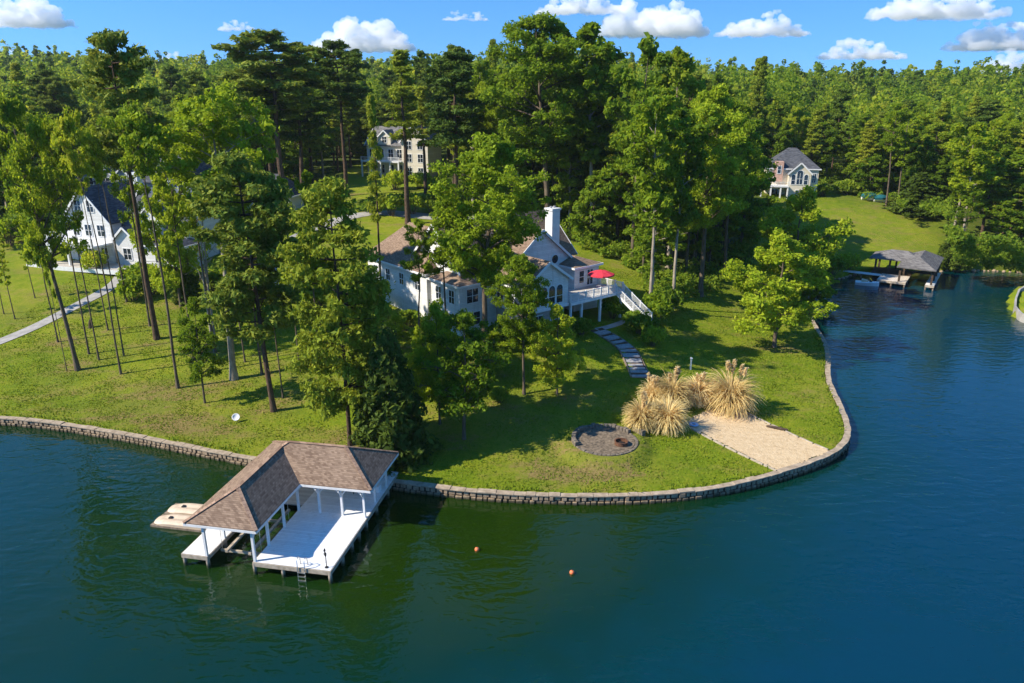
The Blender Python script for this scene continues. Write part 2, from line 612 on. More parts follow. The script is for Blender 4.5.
def gpt(px, py):
    """the point of the terrain seen at a photo pixel"""
    d = ray(px, py)
    t = np.linspace(40, 700, 1600)
    X, Y, Z = d[0] * t, d[1] * t, CAM_H + d[2] * t
    g = ground_z(X, Y)
    k = int(np.argmax(Z < np.maximum(g, 0.0)))
    if k == 0:
        k = len(t) - 1
    a = t[k - 1]
    b = t[k]
    for _ in range(14):
        m = 0.5 * (a + b)
        if CAM_H + d[2] * m < max(float(ground_z(d[0] * m, d[1] * m)[0]), 0.0):
            b = m
        else:
            a = m
    return (d[0] * b, d[1] * b, float(ground_z(d[0] * b, d[1] * b)[0]))


def spaced(lo, hi, step, far, grow=1.16):
    a = list(np.arange(lo, hi, step))
    s = step
    while a[-1] < far:
        s *= grow
        a.append(a[-1] + s)
    s = step
    b = [lo]
    while b[-1] > -far:
        s *= grow
        b.append(b[-1] - s)
    return np.array(b[:0:-1] + a)


gx = spaced(-62, 62, 0.28, 4500)
gy = np.concatenate([[-4500, -2000, -800, -300, -100, 0, 20, 30], spaced(40, 128, 0.28, 4500)[spaced(40, 128, 0.28, 4500) > 34]])
GX, GY = np.meshgrid(gx, gy)
D1 = poly_sd(GX.ravel(), GY.ravel(), LAND)
D2 = poly_sd(GX.ravel(), GY.ravel(), TIP)
GZ = land_height(GX.ravel(), GY.ravel(), D1, D2)
nx, ny = len(gx), len(gy)
ii = (np.arange(ny - 1)[:, None] * nx + np.arange(nx - 1)[None, :]).ravel()
quads = np.stack([ii, ii + 1, ii + 1 + nx, ii + nx], 1)

# which ground is forest floor (seen by where its pixel falls; used for litter and for planting)


def interp_line(px, pts):
    return np.interp(px, [p[0] for p in pts], [p[1] for p in pts])


L_MID = [(372, 210), (440, 212), (560, 235), (640, 268), (655, 302), (705, 292), (748, 268), (760, 236), (774, 190), (775, 180)]
L_RIGHT = [(818, 190), (850, 194), (880, 199), (912, 206), (945, 215), (952, 246), (958, 264), (990, 268), (1024, 269), (1500, 262)]
L_LEFT = [(-900, 236), (0, 240), (52, 232), (60, 205), (90, 165), (178, 160), (190, 205), (255, 214), (262, 190), (300, 196), (368, 160)]
HOUSE_O = (-6.5, 80.0)
HOUSE_A = math.radians(40)


def house_local(x, y):
    dx, dy = x - HOUSE_O[0], y - HOUSE_O[1]
    c, s = math.cos(HOUSE_A), math.sin(HOUSE_A)
    return dx * c + dy * s, -dx * s + dy * c


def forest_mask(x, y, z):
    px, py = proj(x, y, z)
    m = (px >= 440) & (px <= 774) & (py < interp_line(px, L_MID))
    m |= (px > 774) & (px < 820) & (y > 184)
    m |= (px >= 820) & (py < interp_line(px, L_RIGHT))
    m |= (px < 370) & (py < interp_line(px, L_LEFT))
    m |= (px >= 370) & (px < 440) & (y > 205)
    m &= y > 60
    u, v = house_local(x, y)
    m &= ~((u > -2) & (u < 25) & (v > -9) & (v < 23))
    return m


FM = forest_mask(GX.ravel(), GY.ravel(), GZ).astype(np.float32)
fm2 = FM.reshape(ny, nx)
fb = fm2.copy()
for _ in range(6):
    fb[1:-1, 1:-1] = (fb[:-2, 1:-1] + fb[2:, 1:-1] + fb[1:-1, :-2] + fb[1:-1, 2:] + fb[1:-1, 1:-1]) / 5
t = NT('lawn_and_forest_floor')
wp = t.worldpos()
n1 = t.noise(wp, 0.11, 5, 0.6)
n2 = t.noise(wp, 0.9, 6, 0.7)
n3 = t.noise(wp, 6.0, 4, 0.7)
n4 = t.noise(t.worldpos((0.35, 0.9, 1)), 0.35, 5, 0.65, 0.4)
f = t.math('ADD', t.math('MULTIPLY', n1, 0.35), t.math('ADD', t.math('MULTIPLY', n2, 0.35), t.math('MULTIPLY', n3, 0.32)))
lawn = t.ramp(f, [(0.30, (0.070, 0.125, 0.006)), (0.46, (0.148, 0.215, 0.009)), (0.56, (0.235, 0.270, 0.016)), (0.68, (0.35, 0.31, 0.06))])
dry = t.ramp(t.noise(wp, 3.5, 5, 0.7), [(0.3, (0.15, 0.13, 0.03)), (0.7, (0.33, 0.24, 0.095))])
dm = t.ramp(t.math('ADD', t.math('MULTIPLY', n4, 0.7), t.math('MULTIPLY', n2, 0.35)), [(0.52, (0, 0, 0)), (0.66, (0.9, 0.9, 0.9))])
at_dry = t.n('ShaderNodeAttribute', attribute_name='dry')
dm2 = t.math('MINIMUM', t.math('ADD', t.math('MULTIPLY', dm, t.math('ADD', 0.58, at_dry.outputs['Fac'])), t.math('MULTIPLY', at_dry.outputs['Fac'], 0.35)), 1.0)
lawn = t.mix(dm2, lawn, dry)
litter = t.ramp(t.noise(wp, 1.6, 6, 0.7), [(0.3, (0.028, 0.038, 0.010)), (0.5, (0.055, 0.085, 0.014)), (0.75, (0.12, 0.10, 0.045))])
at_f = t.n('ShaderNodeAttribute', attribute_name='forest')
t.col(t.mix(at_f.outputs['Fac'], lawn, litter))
t.rough(0.95, 0.1)
t.bump(t.math('ADD', t.math('MULTIPLY', n3, 0.6), t.math('MULTIPLY', t.noise(wp, 22.0, 3, 0.7), 0.5)), 0.9, 0.22)
M['ground'] = t.m
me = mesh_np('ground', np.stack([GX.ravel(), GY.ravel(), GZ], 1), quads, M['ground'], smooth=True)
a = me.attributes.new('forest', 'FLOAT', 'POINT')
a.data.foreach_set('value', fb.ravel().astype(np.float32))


def blob(px, py, r):
    c = gpt(px, py)
    return np.exp(-(((GX.ravel() - c[0]) ** 2 + (GY.ravel() - c[1]) ** 2) / r ** 2))


dryv = 1.0 * blob(610, 465, 4.0) + 0.9 * blob(560, 470, 4) + 0.7 * blob(520, 430, 4) + 0.8 * blob(170, 415, 5) + 0.7 * blob(130, 410, 6) + 0.5 * blob(230, 440, 4) \
    + 0.5 * blob(865, 232, 9) + 0.4 * blob(70, 375, 4) + 0.35 * blob(840, 258, 8) + 0.6 * blob(500, 415, 3)
dryv *= sstep(0.3, 3, np.maximum(D1, 0))
GROUND_ME = me
a = me.attributes.new('dry', 'FLOAT', 'POINT')
a.data.foreach_set('value', np.clip(dryv, 0, 1).astype(np.float32))
g = link('ground', me)
g['kind'] = 'structure'

# ------------------------------------------------------------------ water
wxs = spaced(-70, 95, 1.4, 5000, 1.3)
wys = spaced(10, 135, 1.4, 5000, 1.3)
WX, WY = np.meshgrid(wxs, wys)
wd = -np.maximum(poly_sd(WX.ravel(), WY.ravel(), LAND), poly_sd(WX.ravel(), WY.ravel(), TIP))
nwx, nwy = len(wxs), len(wys)
ii = (np.arange(nwy - 1)[:, None] * nwx + np.arange(nwx - 1)[None, :]).ravel()
wq = np.stack([ii, ii + 1, ii + 1 + nwx, ii + nwx], 1)
t = NT('lake_water')
wp = t.worldpos()
ad = t.n('ShaderNodeAttribute', attribute_name='shallow_reflect')
nn = t.math('ADD', t.math('MULTIPLY', t.noise(wp, 0.055, 4, 0.6, 0.3), 0.6), t.math('MULTIPLY', t.noise(wp, 0.35, 4, 0.65, 0.5), 0.4))
f = t.math('ADD', ad.outputs['Fac'], t.math('MULTIPLY', t.math('SUBTRACT', nn, 0.5), 0.75))
t.col(t.ramp(f, [(0.0, (0.0002, 0.031, 0.060)), (0.25, (0.0003, 0.029, 0.034)), (0.5, (0.0012, 0.022, 0.010)), (0.9, (0.009, 0.027, 0.0015))]))  # green stops for shallows; the blue end also holds reflected sky as colour
t.rough(0.012, 0.5)
t.b.inputs['IOR'].default_value = 1.5
w1 = t.noise(t.worldpos((1, 2.0, 1)), 0.55, 2, 0.45, 0.6)
w2 = t.noise(t.worldpos((1, 1.6, 1)), 1.9, 2, 0.45, 0.4)
w3 = t.noise(wp, 0.045, 3, 0.6)
amp = t.ramp(w3, [(0.35, (0.35, 0.35, 0.35)), (0.65, (1, 1, 1))])
h = t.math('MULTIPLY', t.math('ADD', t.math('MULTIPLY', w1, 0.75), t.math('MULTIPLY', w2, 0.24)), amp)
t.bump(h, 0.9, 0.16)
me = mesh_np('lake_water', np.stack([WX.ravel(), WY.ravel(), np.zeros(WX.size)], 1), wq, t.m, smooth=True)
a = me.attributes.new('shallow_reflect', 'FLOAT', 'POINT')
cx, cy = WX.ravel(), WY.ravel()
sh = 0.66 * np.exp(-np.maximum(wd, 0) / 12.0) + 0.62 * np.exp(-(((cx + 2) / 11) ** 2 + ((cy - 44) / 9) ** 2)) + 0.3 * np.exp(-(((cx + 22) / 22) ** 2 + ((cy - 40) / 16) ** 2))
sh = sh + 0.18 * sstep(12, -25, cx) * sstep(70, 40, cy) - 0.30 * sstep(8, 30, cx)  # greener left, bluer right: tree and sky reflections put into the colour
a.data.foreach_set('value', np.clip(sh, 0, 1).astype(np.float32))
w = link('water', me)
w['kind'] = 'structure'

# ------------------------------------------------------------------ shore wall


def resample(line, step):
    p = np.asarray(line, float)
    s = np.concatenate([[0], np.cumsum(np.hypot(*(p[1:] - p[:-1]).T))])
    q = np.arange(0, s[-1], step)
    return np.stack([np.interp(q, s, p[:, 0]), np.interp(q, s, p[:, 1])], 1)


def offset_pts(line):
    p = np.asarray(line, float)
    tg = np.gradient(p, axis=0)
    tg /= np.linalg.norm(tg, axis=1)[:, None] + 1e-9
    return np.stack([-tg[:, 1], tg[:, 0]], 1)


k_end = int(np.argmin(np.hypot(*(SHORE_S - np.array(at(818, 287, 0))).T)))
k_sta = int(np.argmin(np.hypot(*(SHORE_S - np.array(at(-260, 417, 0))).T)))
wall_line = resample(SHORE_S[k_sta:k_end + 1], 0.25)
wn2 = offset_pts(wall_line)


def ribbon(line, nrm, d0, d1, z0, z1, mb):
    """solid strip along a line between two inland offsets"""
    n = len(line)
    vs, fs = [], []
    for p, q in zip(line, nrm):
        a = p + q * d0
        b = p + q * d1
        vs += [(a[0], a[1], z0), (b[0], b[1], z0), (b[0], b[1], z1), (a[0], a[1], z1)]
    for k in range(n - 1):
        o = 4 * k
        for j in range(4):
            fs.append((o + j, o + 4 + j, o + 4 + (j + 1) % 4, o + (j + 1) % 4))
    fs += [(0, 1, 2, 3), (4 * n - 1, 4 * n - 2, 4 * n - 3, 4 * n - 4)]
    mb.add(vs, fs)


seawall = thing('seawall', 'low tan block wall with pale cap curving along the edge of the peninsula', 'seawall')
mb = MB()
ribbon(wall_line, wn2, 0.09, 0.62, -1.6, 0.69, mb)
mb.build('wall_core', M['core'], seawall)
arc = np.concatenate([[0], np.cumsum(np.hypot(*(wall_line[1:] - wall_line[:-1]).T))])


def wall_frame(s):
    p = np.array([np.interp(s, arc, wall_line[:, 0]), np.interp(s, arc, wall_line[:, 1])])
    q = np.array([np.interp(s, arc, wn2[:, 0]), np.interp(s, arc, wn2[:, 1])])
    return p, q / np.linalg.norm(q)


def wall_block(mb, s0, s1, d0, d1, z0, z1):
    (p0, q0), (p1, q1) = wall_frame(s0), wall_frame(s1)
    a, b, c, d = p0 + q0 * d0, p1 + q1 * d0, p1 + q1 * d1, p0 + q0 * d1
    mb.hexa([tuple(a), tuple(b), tuple(c), tuple(d)], z0, z1)


for row, (z0, z1) in enumerate(((-0.05, 0.30), (0.34, 0.685))):
    mb = MB()
    s = 0.2 + 0.27 * row
    while s < arc[-1] - 0.8:
        ln = rnd.uniform(0.26, 0.52)
        dj = rnd.uniform(-0.06, 0.06)
        wall_block(mb, s, s + ln, dj + 0.02 - 0.05 * (1 - row), 0.3, z0 + rnd.uniform(-0.02, 0.02), z1 + rnd.uniform(-0.055, 0.0))
        s += ln + rnd.uniform(0.09, 0.16)
    mb.build('stone_course', M['wall_block'], seawall, bevel=0.03)
mb = MB()
s = 0.0
while s < arc[-1] - 1.3:
    ln = rnd.uniform(0.7, 1.5)
    zt = rnd.uniform(0.77, 0.84)
    wall_block(mb, s, s + ln, -0.05 + rnd.uniform(-0.025, 0.025), 0.50 + rnd.uniform(-0.04, 0.05), 0.69, zt)
    s += ln + rnd.uniform(0.012, 0.03)
mb.build('coping', M['coping'], seawall, bevel=0.02)

# rough bank edging of the far cove and the small opposite point
mb = MB()
cove = resample(SHORE_S[k_end:], 0.9)
for k, p in enumerate(cove[:130]):
    r = rnd.uniform(0.16, 0.42)
    q = (p[0] + rnd.uniform(-0.2, 0.3), p[1] + rnd.uniform(-0.1, 0.5))
    mb.lathe([(0.02, r * 0.9), (r * 0.7, r * 0.62), (r, 0.05), (r * 0.9, -0.4)], 7, q)
o = mb.build('shore_rubble', M['stone'])
o['kind'] = 'stuff'
tip_in = resample([at(a, b, 0.9) for a, b in [(1120, 276), (1060, 279), (1030, 284), (1018, 291), (1014.5, 300), (1014, 308), (1020, 315), (1040, 322), (1090, 332)]], 0.6)
tip_in = resample(smooth_line(tip_in, 1), 0.5)
mb = MB()
ribbon(tip_in, offset_pts(tip_in), 0.0, 0.25, -0.4, 1.2, mb)
tag(mb.build('retaining_wall', M['concrete']), 'thin pale curving wall edging the small grassy point across the water', 'wall')

# ------------------------------------------------------------------ sand, paths


def sheet(name, corners, nu, nv, lift, mat, jit=0.0):
    c = [np.array(q) for q in corners]
    u = np.linspace(0, 1, nu)[None, :, None]
    v = np.linspace(0, 1, nv)[:, None, None]
    P = (1 - v) * ((1 - u) * c[0] + u * c[1]) + v * ((1 - u) * c[3] + u * c[2])
    rs = np.random.RandomState(5)
    if jit:
        for sl in (np.s_[0, :], np.s_[-1, :], np.s_[:, 0], np.s_[:, -1]):
            e = P[sl]
            e += rs.uniform(-jit, jit, e.shape)
    P = P.reshape(-1, 2)
    z = ground_z(P[:, 0], P[:, 1]) + lift
    ii = (np.arange(nv - 1)[:, None] * nu + np.arange(nu - 1)[None, :]).ravel()
    q = np.stack([ii, ii + 1, ii + 1 + nu, ii + nu], 1)
    o = link(name, mesh_np(name, np.column_stack([P, z]), q, mat, smooth=True))
    o['kind'] = 'structure'
    return o


t = NT('beach_sand')
wp = t.worldpos()
sn = t.noise(wp, 2.2, 6, 0.7)
t.col(t.ramp(t.math('ADD', t.math('MULTIPLY', sn, 0.6), t.math('MULTIPLY', t.noise(wp, 14, 3, 0.7), 0.4)), [(0.33, (0.41, 0.285, 0.155)), (0.5, (0.60, 0.45, 0.27)), (0.7, (0.68, 0.54, 0.35))]))
t.rough(0.95, 0.1)
t.bump(t.noise(wp, 4.5, 5, 0.7), 0.8, 0.12)
M['sand'] = t.m
g2 = lambda a, b: gpt(a, b)[:2]
wend = [g2(831, 453.5), g2(779, 472.5)]
sheet('sand', [g2(684, 423), g2(723, 402), wend[0], wend[1]], 70, 110, 0.045, M['sand'], 0.22)


def strip(name, pxs, width, lift, mat, step=0.5):
    line = resample(smooth_line([g2(a, b) for a, b in pxs], 2), step)
    nr = offset_pts(line)
    off = np.linspace(-width / 2, width / 2, 7)
    P = (line[:, None, :] + nr[:, None, :] * off[None, :, None]).reshape(-1, 2)
    z = ground_z(P[:, 0], P[:, 1]) + lift
    n = len(line)
    ii = (np.arange(n - 1)[:, None] * 7 + np.arange(6)[None, :]).ravel()
    q = np.stack([ii + 1, ii, ii + 7, ii + 8], 1)
    o = link(name, mesh_np(name, np.column_stack([P, z]), q, mat, smooth=True))
    o['kind'] = 'structure'
    return o


strip('path', [(-140, 385), (-40, 357), (0, 342), (40, 325), (80, 304), (100, 294), (116, 284), (124, 272)], 1.7, 0.06, M['concrete'])
strip('driveway', [(300, 238), (330, 222), (372, 212), (420, 216), (470, 220), (520, 214)], 4.0, 0.06, M['concrete'])

# timber edging either side of the sand
for (pa, pb), lab in ((((690, 428), (777, 474)), 'low weathered timber edging between the sand and the fire circle lawn'),
                      (((733, 406), (829, 451)), 'low weathered timber edging on the cove side of the sand')):
    e = thing('timber_edging', lab, 'edging')
    A, B = np.array(g2(*pa)), np.array(g2(*pb))
    n = 7
    for k in range(n):
        p, q = A + (B - A) * (k + 0.03) / n, A + (B - A) * (k + 0.93) / n
        zp, zq = float(ground_z(*p)[0]), float(ground_z(*q)[0])
        m = MB()
        m.beam((p[0], p[1], zp + 0.05), (q[0], q[1], zq + 0.05 + rnd.uniform(-0.02, 0.03)), 0.16, 0.16)
        m.build('timber', M['wood_pale'], e, bevel=0.02)
c = gpt(777, 429.5)
mb = MB()
mb.tube([(-0.95, 0.03, 0.16), (-0.3, 0, 0.17), (0.4, -0.05, 0.16), (0.95, 0.04, 0.14)], [0.10, 0.14, 0.13, 0.08], 9)
mb.tube([(0.2, 0, 0.2), (0.32, 0.25, 0.3)], [0.06, 0.03], 6)
tag(mb.build('driftwood_log', M['dark_wood'], loc=c, rotz=math.radians(-24)), 'dark driftwood log lying at the edge of the sand', 'log')
c = gpt(693.5, 425.5)
mb = MB()
mb.lathe([(0.14, 0.05), (0.15, 0.10), (0.20, 0.13), (0.40, 0.12), (0.46, 0.07), (0.44, 0.03), (0.14, 0.03)], 22)
tag(mb.build('swim_ring', M['blue_plastic'], loc=(c[0], c[1], c[2] + 0.06), smooth=True), 'pale blue plastic ring lying on the sand beside the dry grass clumps', 'swim ring')
c = gpt(236.5, 421.5)
di = thing('lawn_dish', 'small white round dish tilted on a short stake on the front lawn', 'dish', c, math.radians(15))
m = MB()
m.tube([(0, 0.06, -0.1), (0, 0.06, 0.42)], 0.025, 8)
m.build('stake', M['steel'], di)
m = MB()
prof = [(0.0, 0.0), (0.15, 0.015), (0.28, 0.06), (0.36, 0.12), (0.345, 0.13), (0.26, 0.08), (0.14, 0.04), (0.0, 0.03)]
m.lathe(prof, 20)
d_ = m.build('dish', M['white_plastic'], di, smooth=True)
d_.location = (0, 0.0, 0.42)
d_.rotation_euler = (math.radians(50), 0, 0)
c = gpt(690.5, 369.5)
mp = thing('marker_post', 'white wooden post standing on the lawn behind the dry grass clumps', 'post', c)
m = MB()
m.box(-0.075, 0.075, -0.075, 0.075, -0.2, 1.25)
m.build('shaft', M['white_paint'], mp)
m = MB()
m.add([(-0.12, -0.12, 1.25), (0.12, -0.12, 1.25), (0.12, 0.12, 1.25), (-0.12, 0.12, 1.25), (-0.12, -0.12, 1.30), (0.12, -0.12, 1.30), (0.12, 0.12, 1.30), (-0.12, 0.12, 1.30), (0, 0, 1.42)],
      [(3, 2, 1, 0), (0, 1, 5, 4), (1, 2, 6, 5), (2, 3, 7, 6), (3, 0, 4, 7), (4, 5, 8), (5, 6, 8), (6, 7, 8), (7, 4, 8)])
m.build('cap', M['white_paint'], mp)
c = gpt(91, 327.5)
mb = MB()
mb.tube([(0, 0, -0.2), (0.02, 0, 0.25), (0.05, 0.02, 0.7), (0.10, 0.05, 1.0)], [0.34, 0.26, 0.22, 0.17], 10)
mb.tube([(0.02, -0.05, 0.5), (0.3, -0.2, 0.85)], [0.1, 0.05], 7)
tag(mb.build('tree_stump', M['dark_wood'], loc=c), 'dark broken stump on the lawn below the pale path', 'stump')

# ------------------------------------------------------------------ fire circle
c = gpt(605, 441)
fc = thing('fire_circle', 'round gravel sitting circle with a low stone rim on the point', 'fire circle', c)
m = MB()
m.lathe([(0, 0.06), (1.2, 0.07), (2.55, 0.06), (2.6, -0.4)], 40)
m.build('gravel_floor', mat_speckle('grey_gravel', (0.06, 0.047, 0.035), (0.27, 0.21, 0.145), 4, 0.95, 0.7, 0.2), fc)
mrim = MB()
mw = MB()
for k in range(46):
    a0 = 2 * math.pi * k / 46
    a1 = 2 * math.pi * (k + 0.9) / 46
    back = 0.5 < a0 < 3.5
    zt = rnd.uniform(0.30, 0.46) if back else rnd.uniform(0.07, 0.13)
    r0, r1 = (2.55, 2.9) if back else (2.6, 2.85)
    p = [(r0 * math.cos(a0), r0 * math.sin(a0)), (r1 * math.cos(a0), r1 * math.sin(a0)), (r1 * math.cos(a1), r1 * math.sin(a1)), (r0 * math.cos(a1), r0 * math.sin(a1))]
    (mw if back else mrim).hexa(p, -0.4, zt)
mw.build('low_wall', M['pit_stone'], fc, bevel=0.03)
mrim.build('rim', M['pit_stone'], fc, bevel=0.03)
c2 = gpt(621, 445)
fr = thing('fire_ring', 'rusty iron fire ring with ashes standing in the gravel circle', 'fire ring', (c2[0], c2[1], c[2] + 0.07))
m = MB()
m.lathe([(0.50, 0.0), (0.56, 0.0), (0.56, 0.30), (0.60, 0.33), (0.48, 0.33), (0.50, 0.28), (0.50, 0.0)], 26)
m.build('ring', M['iron'], fr, smooth=False)
m = MB()
m.lathe([(0.0, 0.14), (0.25, 0.12), (0.5, 0.05)], 14)
m.build('ash_bed', M['ash'], fr)
c2 = gpt(638, 433)
mb = MB()
for k in range(5):
    mb.box(-0.55 + k * 0.24, -0.34 + k * 0.24, -0.2 + 0.03 * k, 0.2 + 0.03 * k, -0.2, rnd.uniform(0.36, 0.46))
tag(mb.build('stone_bench', M['pit_stone'], loc=c2, rotz=math.radians(-58), bevel=0.03), 'short block seat of pale stones beside the fire circle', 'bench')

# ------------------------------------------------------------------ garden steps
gs = thing('garden_steps', 'winding flight of grey stone slab steps climbing the lawn towards the house', 'steps')
spx = [(641, 378), (638, 371), (634, 363.5), (631, 356), (627, 349.5), (619, 343), (610, 337.5), (602, 333), (594, 328.5)]
line = resample(smooth_line([g2(*p) for p in spx], 2), 0.2)
tot = (len(line) - 1) * 0.2
s = 0.0
k = 0
ed = [[], []]
while s < tot - 0.5:
    dep = 1.1 if k in (4, 5, 7, 9, 10, 11, 12) else 0.55
    i0 = int(s / 0.2)
    i1 = min(int((s + dep) / 0.2), len(line) - 1)
    p, q = line[i0], line[max(i1, i0 + 1)]
    d = (q - p) / np.linalg.norm(q - p)
    nrm = np.array([-d[1], d[0]])
    q = p + d * dep
    wd_ = rnd.uniform(0.80, 0.92)
    z = float(ground_z(*((p + q) / 2))[0])
    m = MB()
    m.hexa([tuple(p - nrm * wd_), tuple(q - nrm * wd_), tuple(q + nrm * wd_), tuple(p + nrm * wd_)], z - 0.25, z + 0.14 + rnd.uniform(0, 0.03))
    m.build('step', M['bluestone'], gs, bevel=0.02)
    for sgn in (0, 1):
        e = p + nrm * (1.02 if sgn else -1.02)
        ed[sgn].append((e[0], e[1], float(ground_z(*e)[0]) + 0.06))
    s += dep + rnd.uniform(0.36, 0.5)
    k += 1
m = MB()
for a_, b_ in zip(range(0, len(line) - 3, 2), range(2, len(line) - 1, 2)):
    p, q = line[a_], line[b_]
    d = (q - p) / np.linalg.norm(q - p)
    nrm = np.array([-d[1], d[0]])
    z0_, z1_ = float(ground_z(*p)[0]), float(ground_z(*q)[0])
    m.hexa([tuple(p - nrm * 0.98), tuple(q - nrm * 0.98), tuple(q + nrm * 0.98), tuple(p + nrm * 0.98)], -0.5, [z0_ + 0.05, z1_ + 0.05, z1_ + 0.05, z0_ + 0.05])
m.build('soil_bed', M['soil'], gs)
for e in ed:
    m = MB()
    for a_, b_ in zip(e[:-1], e[1:]):
        m.beam(a_, b_, 0.14, 0.2)
    m.build('side_edging', M['wood'], gs)
strip('garden_path', [(596, 330), (606, 328), (616, 325), (628, 320.5)], 0.9, 0.06, M['concrete'], 0.3)
# ------------------------------------------------------------------ boat dock
DZ = 0.95
DROT = math.radians(-10.6)
dock = thing('boat_dock', 'large white boat dock with an L-shaped brown shingle roof in front of the lawn', 'boat dock', (-16.96, 41.49, 0), DROT)
m = MB()
m.box(0.0, 5.35, 0.0, 13.4, DZ - 0.1, DZ)
m.build('deck', M['deck_white'], dock)
m = MB()
m.box(-5.2, 0.0, 7.2, 13.2, DZ - 0.1, DZ - 0.003)
m.build('rear_deck', M['deck_grey'], dock)
m = MB()
m.box(-5.18, -3.33, 0.0, 7.2, DZ - 0.1, DZ)
m.build('finger_walkway', M['deck_white'], dock)
m = MB()
m.box(-0.05, 5.4, -0.06, 0.0, DZ - 0.32, DZ - 0.02)
m.box(5.35, 5.41, 0.0, 13.0, DZ - 0.32, DZ - 0.02)
m.box(-0.06, 0.0, 0.0, 7.2, DZ - 0.32, DZ - 0.02)
m.box(-5.22, -3.3, -0.06, 0.0, DZ - 0.30, DZ - 0.02)
m.box(-3.33, -3.27, 0.0, 7.2, DZ - 0.30, DZ - 0.02)
m.box(-5.24, -5.18, 0.0, 7.2, DZ - 0.30, DZ - 0.02)
for k in range(6):
    m.box(0.05, 5.3, 1.0 + 2 * k, 1.12 + 2 * k, DZ - 0.3, DZ - 0.12)
m.build('rim_joist', M['wood_pale'], dock)
pile_xy = [(0.02, 0.05), (2.0, 0.1), (5.3, 0.05), (5.32, 2.0), (5.32, 3.6), (5.32, 4.9), (5.32, 6.3), (5.32, 8.4), (5.32, 10.9), (0.0, 2.0), (0.0, 4.3), (0.0, 6.6),
           (-3.4, 0.1), (-5.1, 0.1), (-3.4, 2.2), (-5.1, 2.6), (-3.4, 4.5), (-5.1, 5.0), (-3.4, 6.8), (-5.1, 7.0), (2.6, 4.2), (2.6, 8.0)]
for x, y in pile_xy:
    m = MB()
    m.tube([(x, y, -2.0), (x, y, DZ - 0.12)], 0.13, 10)
    m.build('pile', M['pile_wood'], dock)
# roof
EZ, SL = 3.50, 0.56
ul, ur, uR, v0, vi, vb = -4.55, 0.62, 5.98, -0.25, 5.95, 11.95
hA, hB = (ur - ul) / 2, (vb - vi) / 2
zA, zB = EZ + SL * hA, EZ + SL * hB
P = {'a': (ul, v0, EZ), 'b': (ur, v0, EZ), 'c': (ur, vi, EZ), 'd': (uR, vi, EZ), 'e': (uR, vb, EZ), 'f': (ul, vb, EZ),
     'r': (ul + hA, v0 + hA, zA), 'j': (ul + hA, vi + hA, zA), 'l': (ul + hB, vi + hB, zB), 'R': (uR - hB, vi + hB, zB)}
keys = list(P)
vs = [P[k] for k in keys] + [(P[k][0], P[k][1], EZ - 0.05) for k in 'abcdef']
ix = {k: i for i, k in enumerate(keys)}
bx = {k: len(keys) + i for i, k in enumerate('abcdef')}
fs = [tuple(ix[k] for k in s) for s in ('abr', 'bcjr', 'cdRlj', 'deR', 'eflR', 'farjl')]
ring = 'abcdef'
for k in range(6):
    a_, b_ = ring[k], ring[(k + 1) % 6]
    fs.append((bx[a_], bx[b_], ix[b_], ix[a_]))
fs.append(tuple(bx[k] for k in reversed(ring)))
m = MB()
m.add(vs, fs)
roof = m.build('roof', M['roof_brown'], dock)
m = MB()
for a_, b_ in (('r', 'j'), ('j', 'l'), ('l', 'R'), ('a', 'r'), ('b', 'r'), ('d', 'R'), ('e', 'R'), ('f', 'l')):
    A, B = Vector(P[a_]) + Vector((0, 0, 0.025)), Vector(P[b_]) + Vector((0, 0, 0.025))
    m.beam(A, B, 0.26, 0.05)
m.build('ridge_cap', M['roof_tan'], roof)
m = MB()
for k in range(6):
    a_, b_ = P[ring[k]], P[ring[(k + 1) % 6]]
    m.beam((a_[0], a_[1], EZ - 0.13), (b_[0], b_[1], EZ - 0.13), 0.06, 0.17)
m.build('fascia', M['white_paint'], dock)
m = MB()
IN = [(-3.4, 0.08), (0.08, 0.08), (0.08, 6.45), (5.2, 6.45), (5.2, 11.0), (-3.4, 11.0)]
for k in range(6):
    a_, b_ = IN[k], IN[(k + 1) % 6]
    m.beam((a_[0], a_[1], EZ - 0.27), (b_[0], b_[1], EZ - 0.27), 0.14, 0.22)
m.build('eave_beam', M['white_paint'], dock)
m = MB()
m.box(ul + 0.05, ur - 0.05, v0 + 0.05, vb - 0.05, EZ - 0.078, EZ - 0.055)
m.box(ur - 0.05, uR - 0.05, vi + 0.05, vb - 0.05, EZ - 0.078, EZ - 0.055)
m.build('ceiling_boards', M['white_paint'], dock)
posts = [(0.08, 0.08), (0.08, 1.95), (0.08, 4.2), (0.08, 6.45), (1.75, 6.45), (3.5, 6.45), (5.2, 6.45), (5.2, 8.6), (5.2, 11.0), (2.6, 11.0), (0.08, 11.0), (-3.4, 11.0),
         (-3.4, 0.08), (-3.4, 2.2), (-3.4, 4.4), (-3.4, 6.7), (-3.4, 8.8)]
for x, y in posts:
    zb = DZ
    m = MB()
    m.box(x - 0.08, x + 0.08, y - 0.08, y + 0.08, zb, EZ - 0.36)
    o = m.build('post', M['white_paint'], dock)
    m = MB()
    for dx, dy in ((1, 0), (-1, 0), (0, 1), (0, -1)):
        if any(abs((x + dx * 1.0) - q[0]) < 2.4 and abs((y + dy * 1.0) - q[1]) < 1.4 and (q[0], q[1]) != (x, y) for q in posts):
            m.beam((x + dx * 0.09, y + dy * 0.09, EZ - 0.85), (x + dx * 0.45, y + dy * 0.45, EZ - 0.38), 0.07, 0.09)
    if m.v:
        m.build('brace', M['white_paint'], o)
